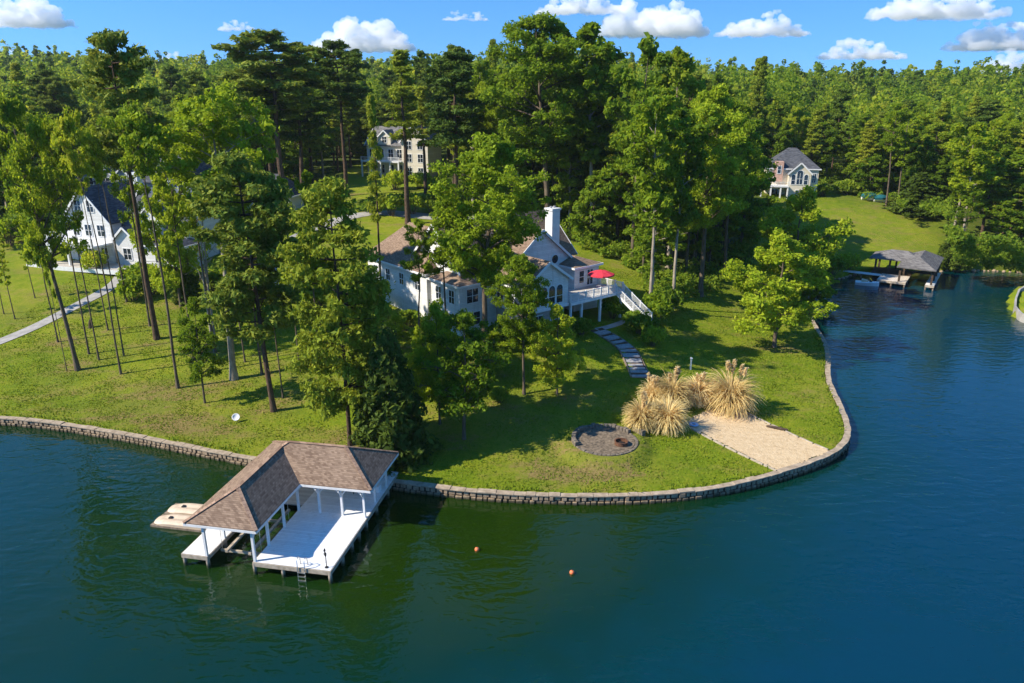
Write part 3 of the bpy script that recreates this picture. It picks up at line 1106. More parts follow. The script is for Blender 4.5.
# boat lift in the slip
bl = thing('boat_lift', 'empty timber boat lift cradle hanging in the dock slip', 'boat lift', (-16.96, 41.49, 0), DROT)
for y in (1.4, 5.4):
    m = MB()
    m.beam((-3.2, y, 0.55), (-0.12, y, 0.55), 0.14, 0.18)
    m.build('cross_beam', M['wood_pale'], bl)
for x in (-2.5, -0.8):
    m = MB()
    m.beam((x, 0.9, 0.82), (x, 6.6, 0.82), 0.2, 0.16)
    o = m.build('bunk', M['wood_pale'], bl)
for x in (-3.1, -0.2):
    for y in (1.4, 5.4):
        m = MB()
        m.tube([(x, y, 0.6), (x, y, 3.2)], 0.02, 6)
        m.build('cable', M['steel'], bl)
# ladder
ld = thing('swim_ladder', 'aluminium swim ladder hooked on the front edge of the dock', 'ladder', (-16.96, 41.49, 0), DROT)
for x in (3.15, 3.65):
    m = MB()
    m.tube([(x, 0.35, DZ), (x, 0.3, DZ + 0.5), (x, 0.1, DZ + 0.72), (x, -0.12, DZ + 0.55), (x, -0.14, -1.0)], 0.032, 8)
    m.build('rail', M['steel'], ld, smooth=True)
for z in (0.62, 0.32, 0.02, -0.3):
    m = MB()
    m.box(3.15, 3.65, -0.19, -0.09, z, z + 0.045)
    m.build('rung', M['steel'], ld)
# rod holder on the corner
x0, y0 = 4.98, 0.30
rh = thing('fishing_rod_holder', 'dark metal fishing rod holder standing on the outer dock corner', 'rod holder', (-16.96, 41.49, 0), DROT)
m = MB()
m.lathe([(0.12, DZ), (0.12, DZ + 0.04), (0.03, DZ + 0.06), (0.03, DZ + 0.9), (0.07, DZ + 0.95), (0.03, DZ + 1.0)], 10, (x0, y0))
m.build('stand', M['black'], rh)
m = MB()
m.tube([(x0, y0, DZ + 0.85), (x0 - 0.03, y0, DZ + 1.05), (x0 - 0.05, y0, DZ + 1.25), (x0 - 0.02, y0, DZ + 1.42)], [0.045, 0.10, 0.075, 0.03], 9)
m.build('rod_cup', M['black'], rh)
# a couple of chairs and a box under the rear roof


def deck_chair(label, x, y, rz):
    c_, s_ = math.cos(DROT), math.sin(DROT)
    ch = thing('patio_chair', label, 'chair', (-16.96 + x * c_ - y * s_, 41.49 + x * s_ + y * c_, DZ), DROT + rz)
    m = MB()
    m.box(-0.27, 0.27, -0.25, 0.27, 0.38, 0.43)
    m.build('seat', M['dark_wood'], ch)
    m = MB()
    m.beam((-0.0, 0.27, 0.42), (0.0, 0.42, 0.98), 0.54, 0.05, (1, 0, 0))
    m.build('backrest', M['dark_wood'], ch)
    for sx in (-0.25, 0.25):
        for sy in (-0.22, 0.24):
            m = MB()
            m.box(sx - 0.025, sx + 0.025, sy - 0.025, sy + 0.025, 0, 0.38)
            m.build('leg', M['dark_wood'], ch)
        m = MB()
        m.box(sx - 0.04, sx + 0.04, -0.25, 0.3, 0.60, 0.63)
        m.build('armrest', M['dark_wood'], ch)
    return ch


deck_chair('dark patio chair under the rear dock roof beside the storage box', 3.3, 9.7, 0.3)
sb = thing('storage_box', 'grey white storage box against the rear edge of the dock', 'storage box', (-16.96 + 4.4 * math.cos(DROT) - 10.2 * math.sin(DROT), 41.49 + 4.4 * math.sin(DROT) + 10.2 * math.cos(DROT), DZ), DROT)
m = MB()
m.box(-0.6, 0.6, -0.3, 0.3, 0, 0.5)
m.build('body', M['white_plastic'], sb, bevel=0.03)
m = MB()
m.box(-0.64, 0.64, -0.34, 0.34, 0.502, 0.58)
m.build('lid', M['white_plastic'], sb, bevel=0.03)
# floating jet ski ports at the side
for k, (vv, lab) in enumerate(((4.55, 'tan drive-on float beside the dock, the one lying further out from the bank'), (6.15, 'tan drive-on float beside the dock, the one lying nearer the bank'))):
    c_, s_ = math.cos(DROT), math.sin(DROT)
    ux = -10.3
    fl = thing('jet_ski_float', lab, 'float', (-16.96 + ux * c_ - vv * s_, 41.49 + ux * s_ + vv * c_, 0), DROT)
    # hull: rounded pad, higher in the middle, ramp towards the open end
    secs = []
    for i in range(13):
        x = i * 4.6 / 12
        hgt = 0.32 + 0.18 * math.sin(min(1, x / 1.6) * math.pi / 2) - 0.05 * sstep(3.6, 4.6, x)
        w_ = 0.70 - (0.22 * (1 - min(1, x / 0.9)) ** 2)
        sec = []
        for j in range(9):
            a_ = -1 + 2 * j / 8
            z_ = hgt - 0.16 * abs(a_) ** 3 - (0.10 * math.exp(-(a_ / 0.28) ** 2) if x > 0.7 else 0.02)
            sec.append((x, a_ * w_, z_))
        sec = [(x, -w_, -0.15)] + sec + [(x, w_, -0.15)]
        secs.append(sec)
    m = MB()
    nsec = len(secs[0])
    vs = [p for s_ec in secs for p in s_ec]
    fs = [(a_ * nsec + b_, (a_ + 1) * nsec + b_, (a_ + 1) * nsec + b_ + 1, a_ * nsec + b_ + 1) for a_ in range(12) for b_ in range(nsec - 1)]
    fs += [tuple(range(nsec)), tuple(range(12 * nsec + nsec - 1, 12 * nsec - 1, -1))]
    m.add(vs, fs)
    m.build('pad', M['tan_plastic'], fl, smooth=False)
    for xx in (1.0, 2.9):
        m = MB()
        m.box(xx, xx + 0.22, -0.13, 0.13, 0.36, 0.50)
        m.build('roller', M['black'], fl)
    m = MB()
    m.box(-0.1, 4.7, -0.76, 0.76, -0.12, 0.16)
    m.build('base_frame', M['wood'], fl)
# buoys
for (px, py), lab in (((477, 549), 'small orange buoy floating nearer the dock and the lawn'), ((572, 572), 'small orange buoy floating farther out on the open water')):
    x, y = at(px, py, 0.1)
    b = thing('buoy', lab, 'buoy', (x, y, 0))
    m = MB()
    m.lathe([(0.0, -0.09)] + [(0.17 * math.cos(a_), 0.07 + 0.17 * math.sin(a_)) for a_ in np.linspace(-1.2, 1.5, 9)], 14)
    m.build('float', M['orange'], b, smooth=True)
    m = MB()
    m.lathe([(0.03, 0.23), (0.03, 0.29), (0.0, 0.29)], 8)
    m.build('eye', M['black'], b)
# ------------------------------------------------------------------ houses: helpers in a house's own axes


def walls_box(parent, u0, u1, v0, v1, z0, z1, mat, name='wall'):
    m = MB()
    m.box(u0, u1, v0, v1, z0, z1)
    return m.build(name, mat, parent)


def gable_walls(parent, u0, u1, v0, v1, z0, ze, slope, axis, mat, name='wall'):
    """closed body whose two ends carry gables; ridge along axis 'u' or 'v'"""
    m = MB()
    if axis == 'u':
        h = (v1 - v0) / 2
        sec = [(v0, z0), (v1, z0), (v1, ze), (v0 + h, ze + slope * h), (v0, ze)]
        vs = [(u0, a, b) for a, b in sec] + [(u1, a, b) for a, b in sec]
    else:
        h = (u1 - u0) / 2
        sec = [(u0, z0), (u1, z0), (u1, ze), (u0 + h, ze + slope * h), (u0, ze)]
        vs = [(a, v0, b) for a, b in sec] + [(a, v1, b) for a, b in sec]
    fs = [(0, 1, 2, 3, 4), (9, 8, 7, 6, 5)] + [(k, k + 5, (k + 1) % 5 + 5, (k + 1) % 5) for k in range(5)]
    m.add(vs, fs)
    return m.build(name, mat, parent)


def vroof(m, u0, u1, v0, v1, ze, slope, axis, over=0.45, thick=0.16, lift=0.03, end=0.35):
    if axis == 'u':
        h = (v1 - v0) / 2
        c = v0 + h
    else:
        h = (u1 - u0) / 2
        c = u0 + h
    zp = ze + slope * h + lift
    w_ = h + over
    sec = [(c - w_, zp - slope * w_), (c, zp), (c + w_, zp - slope * w_), (c + w_, zp - slope * w_ + thick), (c, zp + thick), (c - w_, zp - slope * w_ + thick)]
    a, b = (u0 - end, u1 + end) if axis == 'u' else (v0 - end, v1 + end)
    if axis == 'u':
        vs = [(a, p, q) for p, q in sec] + [(b, p, q) for p, q in sec]
    else:
        vs = [(p, a, q) for p, q in sec] + [(p, b, q) for p, q in sec]
    fs = [(0, 1, 4, 5), (1, 2, 3, 4), (11, 10, 7, 6), (10, 9, 8, 7)] + [(k, (k + 1) % 6, (k + 1) % 6 + 6, k + 6) for k in range(6)]
    m.add(vs, fs)


def gable_roof(parent, u0, u1, v0, v1, ze, slope, axis, mat, trim=None, over=0.45, end=0.35, name='roof'):
    m = MB()
    vroof(m, u0, u1, v0, v1, ze, slope, axis, over, 0.16, 0.03, end)
    r = m.build(name, mat, parent)
    if trim:
        m = MB()
        if axis == 'u':
            h = (v1 - v0) / 2
            for e in (u0 - end - 0.05, u1 + end + 0.05):
                m = MB()
                for s in (-1, 1):
                    m.beam((e, v0 + h, ze + slope * h + 0.05), (e, v0 + h + s * (h + over), ze - slope * over + 0.05), 0.08, 0.28)
                m.build('rake_trim', trim, r)
        else:
            h = (u1 - u0) / 2
            for e in (v0 - end - 0.05, v1 + end + 0.05):
                m = MB()
                for s in (-1, 1):
                    m.beam((u0 + h, e, ze + slope * h + 0.05), (u0 + h + s * (h + over), e, ze - slope * over + 0.05), 0.08, 0.28)
                m.build('rake_trim', trim, r)
    return r


def hip_roof(parent, u0, u1, v0, v1, ze, slope, mat, over=0.45, thick=0.18, name='roof', fascia=None):
    u0, u1, v0, v1 = u0 - over, u1 + over, v0 - over, v1 + over
    h = min(u1 - u0, v1 - v0) / 2
    zp = ze + slope * h
    if u1 - u0 >= v1 - v0:
        A, B = (u0 + h, v0 + h, zp), (u1 - h, v0 + h, zp)
        tops = [(0, 1, 9, 8), (1, 2, 9), (2, 3, 8, 9), (3, 0, 8)]
    else:
        A, B = (u0 + h, v0 + h, zp), (u0 + h, v1 - h, zp)
        tops = [(0, 1, 8), (1, 2, 9, 8), (2, 3, 9), (3, 0, 8, 9)]
    vs = [(u0, v0, ze), (u1, v0, ze), (u1, v1, ze), (u0, v1, ze), (u0, v0, ze - thick), (u1, v0, ze - thick), (u1, v1, ze - thick), (u0, v1, ze - thick), A, B]
    fs = tops + [(7, 6, 5, 4)] + [(k + 4, (k + 1) % 4 + 4, (k + 1) % 4, k) for k in range(4)]
    m = MB()
    m.add(vs, fs)
    r = m.build(name, mat, parent)
    if fascia:
        m = MB()
        c = [(u0, v0), (u1, v0), (u1, v1), (u0, v1)]
        for k in range(4):
            a, b = c[k], c[(k + 1) % 4]
            m.beam((a[0], a[1], ze - thick / 2), (b[0], b[1], ze - thick / 2), 0.07, thick + 0.06)
        m.build('fascia', fascia, r)
    return r


def window(parent, face, a, w, z0, z1, pos, trim='white_paint', bars=1, arch=False, name='window'):
    """face: '-u','+u','-v','+v'; a = centre along the face; pos = the wall plane"""
    sgn = -1 if face[0] == '-' else 1
    ax = face[1]

    def P(s, d, z):
        return (pos + sgn * d, s, z) if ax == 'u' else (s, pos + sgn * d, z)

    def panel(m, s0, s1, za, zb, d0, d1):
        q = [P(s0, d0, 0), P(s1, d0, 0), P(s1, d1, 0), P(s0, d1, 0)]
        area = sum(q[i][0] * q[(i + 1) % 4][1] - q[(i + 1) % 4][0] * q[i][1] for i in range(4))
        if area < 0:
            q.reverse()
        m.hexa([(p[0], p[1]) for p in q], za, zb)

    fr = MB()
    t_ = 0.11
    panel(fr, a - w / 2 - t_, a - w / 2, z0 - t_, z1 + (0 if arch else t_), 0.0, 0.07)
    panel(fr, a + w / 2, a + w / 2 + t_, z0 - t_, z1 + (0 if arch else t_), 0.0, 0.07)
    panel(fr, a - w / 2, a + w / 2, z0 - t_, z0, 0.0, 0.09)
    if not arch:
        panel(fr, a - w / 2, a + w / 2, z1, z1 + t_, 0.0, 0.07)
    for k in range(bars):
        s = a - w / 2 + w * (k + 1) / (bars + 1)
        panel(fr, s - 0.035, s + 0.035, z0, z1, 0.03, 0.06)
    if z1 - z0 > 1.3:
        zm = z0 + (z1 - z0) * 0.5
        panel(fr, a - w / 2, a + w / 2, zm - 0.03, zm + 0.03, 0.031, 0.058)
    gl = MB()
    panel(gl, a - w / 2, a + w / 2, z0, z1, 0.004, 0.03)
    if arch:
        n = 10
        for k in range(n):
            t0, t1 = math.pi * k / n, math.pi * (k + 1) / n
            for (r0, r1, mm, dd) in ((w / 2, w / 2 + t_, fr, 0.07), (0.0, w / 2, gl, 0.03)):
                pts = [(r0, t0), (r1, t0), (r1, t1), (r0, t1)]
                vs = []
                for d in (0.004, dd):
                    for r, th in pts:
                        vs.append(P(a + r * math.cos(th), d, z1 + r * math.sin(th)))
                mm.add(vs, [(0, 1, 2, 3), (7, 6, 5, 4), (0, 4, 5, 1), (1, 5, 6, 2), (2, 6, 7, 3), (3, 7, 4, 0)])
    o = gl.build(name, M['glass'], parent)
    fr.build('frame', M[trim], o)
    return o


def railing(parent, pts, z, h, mat, step=0.16, name='railing', zs=None):
    m = MB()
    for k in range(len(pts) - 1):
        a, b = Vector((*pts[k], 0)), Vector((*pts[k + 1], 0))
        za, zb = (z, z) if zs is None else (zs[k], zs[k + 1])
        L = (b - a).length
        m.beam((a.x, a.y, za + h), (b.x, b.y, zb + h), 0.09, 0.06)
        m.beam((a.x, a.y, za + 0.12), (b.x, b.y, zb + 0.12), 0.05, 0.06)
        n = max(2, int(L / step))
        for i in range(n + 1):
            p = a + (b - a) * i / n
            zz = za + (zb - za) * i / n
            w_ = 0.055 if i % 9 == 0 or i == n else 0.02
            m.box(p.x - w_, p.x + w_, p.y - w_, p.y + w_, zz + 0.02, zz + h - 0.03 + (0.15 if w_ > 0.05 else 0))
    return m.build(name, mat, parent)


# ------------------------------------------------------------------ the main white house
H = thing('white_house', 'large white lakeside house with brown roofs, tall white chimney and raised deck among the trees', 'house', (HOUSE_O[0], HOUSE_O[1], 0), HOUSE_A)
W_, RB, RT = M['white_siding'], M['roof_brown'], M['white_paint']
# main body with gable to the sunny side
gable_walls(H, 2.4, 20.0, 1.8, 11.6, 3.2, 10.9, 0.95, 'u', W_)
gable_roof(H, 2.4, 20.0, 1.8, 11.6, 10.9, 0.95, 'u', RB, RT, 0.5, 0.5)
# left wing
walls_box(H, 0.8, 9.0, 6.6, 20.5, 4.0, 9.95, W_)
hip_roof(H, 0.8, 9.0, 6.6, 20.5, 9.95, 0.98, RB, 0.45, 0.18, fascia=RT)
# front cross gable
gable_walls(H, 8.4, 19.4, 1.0, 6.5, 3.2, 10.0, 0.80, 'v', W_)
gable_roof(H, 8.4, 19.4, 1.0, 6.5, 10.0, 0.80, 'v', RB, RT, 0.45, 0.4)
# near corner block, two storeys
walls_box(H, 1.0, 8.4, 0.3, 6.0, 3.2, 9.6, W_)
hip_roof(H, 1.0, 8.4, 0.3, 6.0, 9.6, 0.45, RB, 0.4, fascia=RT)
# sun room on its basement
gable_walls(H, 5.9, 12.3, -5.6, 1.0, 6.9, 10.0, 0.68, 'v', W_)
gable_roof(H, 5.9, 12.3, -5.6, 1.0, 10.0, 0.68, 'v', RB, RT, 0.4, 0.35)
walls_box(H, 6.2, 12.0, -5.2, 0.9, 3.0, 6.6, M['concrete'], 'basement_wall')
walls_box(H, 5.8, 12.4, -5.75, 0.9, 6.6, 6.9, RT, 'floor_band')
# right wing
walls_box(H, 17.3, 21.6, -1.6, 8.0, 3.0, 9.7, W_)
hip_roof(H, 17.3, 21.6, -1.6, 8.0, 9.7, 0.35, RB, 0.4, fascia=RT)
# chimney
ch = MB()
ch.box(16.9, 18.2, 2.2, 3.5, 9.0, 16.3)
ch = ch.build('chimney', M['white_paint'], H)
m = MB()
m.box(16.78, 18.32, 2.08, 3.62, 16.3, 16.55)
m.build('chimney_cap', M['white_paint'], ch)
m = MB()
for k in (17.25, 17.85):
    m = MB()
    m.lathe([(0.14, 16.55), (0.14, 16.8), (0.10, 16.8)], 10, (k, 2.85))
    m.build('flue', M['bluestone'], ch)
# windows
for a in (7.3, 8.5, 9.7, 10.9):
    window(H, '-v', a, 0.95, 7.25, 8.9, -5.6, bars=0, arch=True)
for a in (-4.2, -2.6, -1.0):
    window(H, '-u', a, 1.1, 7.4, 9.2, 5.9, bars=0)
window(H, '-v', 2.8, 1.6, 7.4, 9.0, 0.3)
window(H, '-v', 6.9, 1.0, 7.4, 9.0, 0.3)
window(H, '-v', 2.9, 1.9, 4.7, 6.2, 0.3, bars=1)
window(H, '-u', 1.8, 1.0, 7.3, 8.8, 1.0)
window(H, '-u', 4.4, 1.0, 7.3, 8.8, 1.0)
window(H, '-u', 2.4, 0.9, 4.7, 6.0, 1.0)
window(H, '-u', 6.3, 1.0, 11.2, 12.6, 2.4)
window(H, '-u', 8.6, 0.9, 7.6, 9.0, 0.8)
window(H, '-u', 12.2, 0.9, 7.6, 9.0, 0.8)
window(H, '-u', 15.4, 0.9, 7.6, 9.0, 0.8)
window(H, '-u', 18.4, 0.9, 7.6, 9.0, 0.8)
window(H, '-v', 14.0, 1.6, 7.1, 9.2, 1.0, bars=1)
window(H, '-v', 18.5, 0.8, 7.6, 9.1, -1.6, bars=0)
window(H, '-v', 20.0, 1.0, 7.2, 9.1, -1.6, bars=1)
window(H, '-v', 8.0, 1.2, 4.3, 6.0, -5.2, bars=1)
window(H, '-v', 10.6, 1.2, 4.3, 6.0, -5.2, bars=1)
window(H, '-v', 6.9, 1.2, 4.6, 6.1, 0.3, bars=1, name='window')
# round window in the front gable
m = MB()
vs = [(16.3 + 0.55 * math.cos(a), 0.97, 10.5 + 0.55 * math.sin(a)) for a in np.linspace(0, 2 * math.pi, 20, endpoint=False)]
vs += [(p[0], 0.99, p[2]) for p in vs]
m.add(vs, [tuple(range(20)), tuple(range(39, 19, -1))] + [(k, k + 20, (k + 1) % 20 + 20, (k + 1) % 20) for k in range(20)])
rw_ = m.build('round_window', M['glass'], H)
m = MB()
for k in range(20):
    a0, a1 = 2 * math.pi * k / 20, 2 * math.pi * (k + 1) / 20
    m.beam((16.3 + 0.6 * math.cos(a0), 0.95, 10.5 + 0.6 * math.sin(a0)), (16.3 + 0.6 * math.cos(a1), 0.95, 10.5 + 0.6 * math.sin(a1)), 0.1, 0.1)
m.build('frame', RT, rw_)
# deck, posts, rail and stair
m = MB()
m.box(12.4, 21.5, -6.0, -1.6, 6.7, 6.95)
m.box(12.4, 17.3, -1.6, 1.0, 6.702, 6.948)
m.build('deck_floor', M['deck_grey'], H)
m = MB()
m.box(12.35, 21.6, -6.08, -6.0, 6.6, 6.97)
m.box(21.5, 21.58, -6.0, -1.6, 6.6, 6.97)
m.build('deck_fascia', RT, H)
railing(H, [(12.4, -5.95), (20.2, -5.95)], 6.95, 1.0, RT, 0.14)
railing(H, [(21.5, -5.9), (21.5, -1.7)], 6.95, 1.0, RT, 0.14)
for u in (12.6, 14.4, 17.6, 21.3):
    for v in (-5.8, -2.6):
        m = MB()
        m.box(u - 0.12, u + 0.12, v - 0.12, v + 0.12, 3.0, 6.7)
        m.build('deck_post', RT, H)
st = MB()
for k in range(13):
    v = -6.05 - 0.36 * k
    st.box(20.25, 21.45, v - 0.36, v, 6.95 - 0.2 * (k + 1), 6.95 - 0.2 * (k + 1) + 0.05)
stair = st.build('deck_stair', M['deck_grey'], H)
m = MB()
for u in (20.2, 21.5):
    m.beam((u, -6.05, 6.72), (u, -10.7, 4.1), 0.06, 0.3)
m.build('stringer', RT, stair)
for u in (20.2, 21.5):
    railing(stair, [(u, -6.1), (u, -10.7)], 0, 0.95, RT, 0.15, 'stair_railing', [6.75, 4.15])
m = MB()
for (u, v, z) in ((3.4, 12.0, 12.5), (3.0, 15.2, 12.1), (3.2, 13.4, 12.3)):
    m = MB()
    m.tube([(u, v, z - 0.6), (u, v, z + 0.3)], 0.08, 8)
    m.build('roof_vent', M['white_paint'], H)


def hw(u, v):
    c, s = math.cos(HOUSE_A), math.sin(HOUSE_A)
    return HOUSE_O[0] + u * c - v * s, HOUSE_O[1] + u * s + v * c


# umbrella, table and chairs on the deck
ux, uy = hw(18.9, -4.6)
um = thing('patio_umbrella', 'open red patio umbrella on the raised deck of the white house', 'umbrella', (ux, uy, 6.95))
m = MB()
m.tube([(0, 0, 0), (0, 0, 2.55)], 0.03, 8)
m.build('pole', M['white_paint'], um)
m = MB()
n = 8
vs = [(0, 0, 2.78)]
for r, z in ((0.8, 2.62), (1.62, 2.28), (1.66, 2.12)):
    for k in range(16):
        a = 2 * math.pi * k / 16
        rr = r * (1.0 if k % 2 == 0 else 0.955)
        vs.append((rr * math.cos(a), rr * math.sin(a), z - (0.0 if k % 2 == 0 else 0.03)))
fs = [(0, 1 + k, 1 + (k + 1) % 16) for k in range(16)]
for q in range(2):
    fs += [(1 + q * 16 + k, 1 + (q + 1) * 16 + k, 1 + (q + 1) * 16 + (k + 1) % 16, 1 + q * 16 + (k + 1) % 16) for k in range(16)]
m.add(vs, fs)
o = m.build('canopy', M['red'], um)
sd = o.modifiers.new('thick', 'SOLIDIFY')
sd.thickness = 0.015
m = MB()
m.lathe([(0.0, 0.0), (0.28, 0.0), (0.28, 0.07), (0.05, 0.12), (0.0, 0.12)], 14)
m.build('base', M['black'], um)
m = MB()
m.lathe([(0.035, 0.66), (0.6, 0.66), (0.6, 0.70), (0.035, 0.70)], 20)
tb = thing('patio_table', 'round table under the red umbrella on the deck', 'table', (ux, uy, 6.95))
m.build('table_top', M['white_plastic'], tb)
for k in range(4):
    a = math.pi / 4 + k * math.pi / 2
    m = MB()
    m.beam((0.4 * math.cos(a), 0.4 * math.sin(a), 0), (0.35 * math.cos(a), 0.35 * math.sin(a), 0.66), 0.04)
    m.build('leg', M['steel'], tb)

# ------------------------------------------------------------------ neighbour at the left: white gabled house
nx_, ny_, nz_ = gpt(97, 265)
NA = math.radians(-16)
N = thing('gabled_house', 'white steep-gabled house with slate roofs and wrap-around porch behind the thin trunks', 'house', (nx_, ny_, 0), NA)
z0 = nz_
SL_ = M['roof_slate']
gable_walls(N, -5.5, 2.6, 1.0, 12.0, z0 - 2, z0 + 6.3, 1.15, 'v', W_)
gable_roof(N, -5.5, 2.6, 1.0, 12.0, z0 + 6.3, 1.15, 'v', SL_, RT, 0.35, 0.4)
gable_walls(N, 2.6, 13.5, 3.4, 12.5, z0 - 2, z0 + 5.6, 0.85, 'u', W_)
gable_roof(N, 2.6, 13.5, 3.4, 12.5, z0 + 5.6, 0.85, 'u', SL_, RT, 0.35, 0.4)
gable_walls(N, 3.4, 7.2, 0.6, 6.0, z0 - 2, z0 + 3.9, 0.9, 'v', W_)
gable_roof(N, 3.4, 7.2, 0.6, 6.0, z0 + 3.9, 0.9, 'v', SL_, RT, 0.3, 0.35)
gable_walls(N, 6.4, 10.2, 2.2, 8.0, z0 + 2, z0 + 6.6, 0.9, 'v', W_)
gable_roof(N, 6.4, 10.2, 2.2, 8.0, z0 + 6.6, 0.9, 'v', SL_, RT, 0.3, 0.35)
walls_box(N, 8.0, 14.5, 0.8, 5.0, z0 - 2, z0 + 3.2, W_)
hip_roof(N, 8.0, 14.5, 0.8, 5.0, z0 + 3.3, 0.5, SL_, 0.4, fascia=RT)
# porch roof, balcony and deck band
m = MB()
m.box(-9.0, 2.5, -2.6, 1.0, z0 + 3.05, z0 + 3.3)
m.box(-9.0, -5.5, 1.0, 9.0, z0 + 3.052, z0 + 3.298)
m.build('balcony', RT, N)
railing(N, [(-8.9, 8.9), (-8.9, -2.5), (2.4, -2.5)], z0 + 3.3, 0.95, RT, 0.3)
m = MB()
m.box(-9.2, 9.0, -3.4, 0.6, z0 + 0.05, z0 + 0.3)
m.build('porch_floor', M['deck_grey'], N)
m = MB()
m.box(-9.25, 9.05, -3.48, -3.4, z0 - 0.25, z0 + 0.34)
m.box(-9.28, -9.2, -3.4, 0.6, z0 - 0.25, z0 + 0.34)
m.build('porch_band', RT, N)
for u in (-8.8, -5.6, -2.4, 0.8, 2.3):
    m = MB()
    m.box(u - 0.13, u + 0.13, -2.45, -2.19, z0 + 0.3, z0 + 3.05)
    m.build('porch_post', RT, N)
for u in (-8.8, -5.0, -1.0, 3.0, 7.0, 8.8):
    m = MB()
    m.box(u - 0.15, u + 0.15, -3.3, -3.0, z0 - 2.5, z0 + 0.05)
    m.build('pier', M['brick'], N)
for a, za in ((-3.6, 4.1), (-1.4, 4.1), (0.8, 4.1), (-2.6, 7.6), (-0.4, 7.6), (-3.6, 0.8), (-1.4, 0.8), (0.9, 0.8)):
    window(N, '-v', a, 1.1, z0 + za, z0 + za + 1.6, 1.0)
window(N, '-v', 5.3, 1.3, z0 + 1.0, z0 + 2.6, 0.6)
window(N, '-v', 8.3, 1.0, z0 + 5.0, z0 + 6.4, 2.2)
window(N, '-v', 10.4, 1.0, z0 + 0.8, z0 + 2.4, 0.8)
window(N, '-v', 12.6, 1.0, z0 + 0.8, z0 + 2.4, 0.8)
for a in (3.5, 6.5, 9.5):
    window(N, '-u', a, 1.0, z0 + 4.0, z0 + 5.6, -5.5)
m = MB()
m.box(1.2, 2.2, 8.0, 9.0, z0 + 6, z0 + 12.6)
m.build('chimney', M['white_paint'], N)

# blue-grey house behind it
bx_, by_ = -71.0, 137.0
bz_ = float(ground_z(bx_, by_)[0])
ztop = z_at(146, 150, by_)
B = thing('blue_grey_house', 'long blue-grey house with white windows and small dormers behind the white gabled one', 'house', (bx_, by_, 0), math.radians(-8))
zb = max(bz_, ztop - 12.5)
gable_walls(B, -9, 7.5, 0, 9, bz_ - 2, zb + 6.4, 0.85, 'u', M['blue_siding'])
gable_roof(B, -9, 7.5, 0, 9, zb + 6.4, 0.85, 'u', SL_, RT, 0.4, 0.35)
gable_walls(B, 7.5, 15.0, -1.5, 8.0, bz_ - 2, zb + 6.6, 0.95, 'v', M['blue_siding'])
hip_roof(B, 7.5, 15.0, -1.5, 8.0, zb + 6.7, 1.2, SL_, 0.4, fascia=RT)
for u in (-6.4, -3.0, 0.4):
    gable_walls(B, u - 1.4, u + 1.4, -0.25, 4.0, zb + 4.0, zb + 7.3, 1.0, 'v', M['blue_siding'], 'dormer')
    gable_roof(B, u - 1.4, u + 1.4, -0.25, 4.0, zb + 7.3, 1.0, 'v', SL_, RT, 0.25, 0.25, 'dormer_roof')
    window(B, '-v', u, 1.7, zb + 4.3, zb + 6.9, -0.25)
window(B, '-v', 4.0, 1.2, zb + 3.9, zb + 5.6, 0.0)
window(B, '-v', 9.5, 1.1, zb + 3.4, zb + 6.0, -1.5)
window(B, '-v', 12.6, 1.5, zb + 3.4, zb + 5.6, -1.5, arch=True)
for u in (-7, -3.4, 0.2, 3.8):
    window(B, '-v', u, 1.2, zb + 0.4, zb + 2.2, 0.0)

# grey cottage up the drive and a grey-roofed garage
for (px, py, hgt, w_, d_, nm, lab, wall, rf, rz) in ((268, 212, 3.0, 10.0, 8.0, 'cottage', 'small low cottage with a steep dark grey roof beside the far drive', 'cream_siding', 'roof_slate', -10),
                                                     (205, 254, 2.9, 8.5, 7.0, 'garage', 'blue-grey roofed garage half hidden behind the bare dead tree', 'blue_siding', 'roof_slate', 15)):
    x, y, z = gpt(px, py)
    c = thing(nm, lab, nm, (x, y, z), math.radians(rz))
    walls_box(c, -w_ / 2, w_ / 2, 0, d_, -1.5, hgt, M[wall])
    hip_roof(c, -w_ / 2, w_ / 2, 0, d_, hgt + 0.1, 0.85, M[rf], 0.45, fascia=RT)
    window(c, '-v', -w_ * 0.2, 1.3, 0.9, 2.2, 0.0)
    window(c, '-v', w_ * 0.22, 1.3, 0.9, 2.2, 0.0)
    m = MB()
    m.box(-0.5, 0.5, -0.05, -0.004, 0.05, 2.1)
    m.build('door', M['white_paint'], c)

# white van parked between the trees
x, y, z = gpt(274, 287)
V = thing('parked_van', 'long white van with dark side windows parked between the pines', 'van', (x, y, z), math.radians(-6))
secv = [(-3.4, 0.55, 1.0), (-3.3, 0.5, 1.25), (-2.2, 0.5, 1.45), (-1.5, 0.5, 2.3), (-1.1, 0.5, 2.55), (3.2, 0.5, 2.6), (3.4, 0.5, 2.4), (3.45, 0.55, 1.2)]
m = MB()
ring_ = [(-3.45, 0.45), (3.45, 0.45), (3.5, 1.2), (3.4, 2.45), (3.2, 2.6), (-1.0, 2.55), (-1.5, 2.35), (-2.3, 1.5), (-3.4, 1.25)]
nr_ = len(ring_)
vs = [(p, -1.0, q) for p, q in ring_] + [(p, 1.0, q) for p, q in ring_]
m.add(vs, [tuple(range(nr_)), tuple(range(2 * nr_ - 1, nr_ - 1, -1))] + [(k, k + nr_, (k + 1) % nr_ + nr_, (k + 1) % nr_) for k in range(nr_)])
m.build('body', M['white_plastic'], V, bevel=0.08)
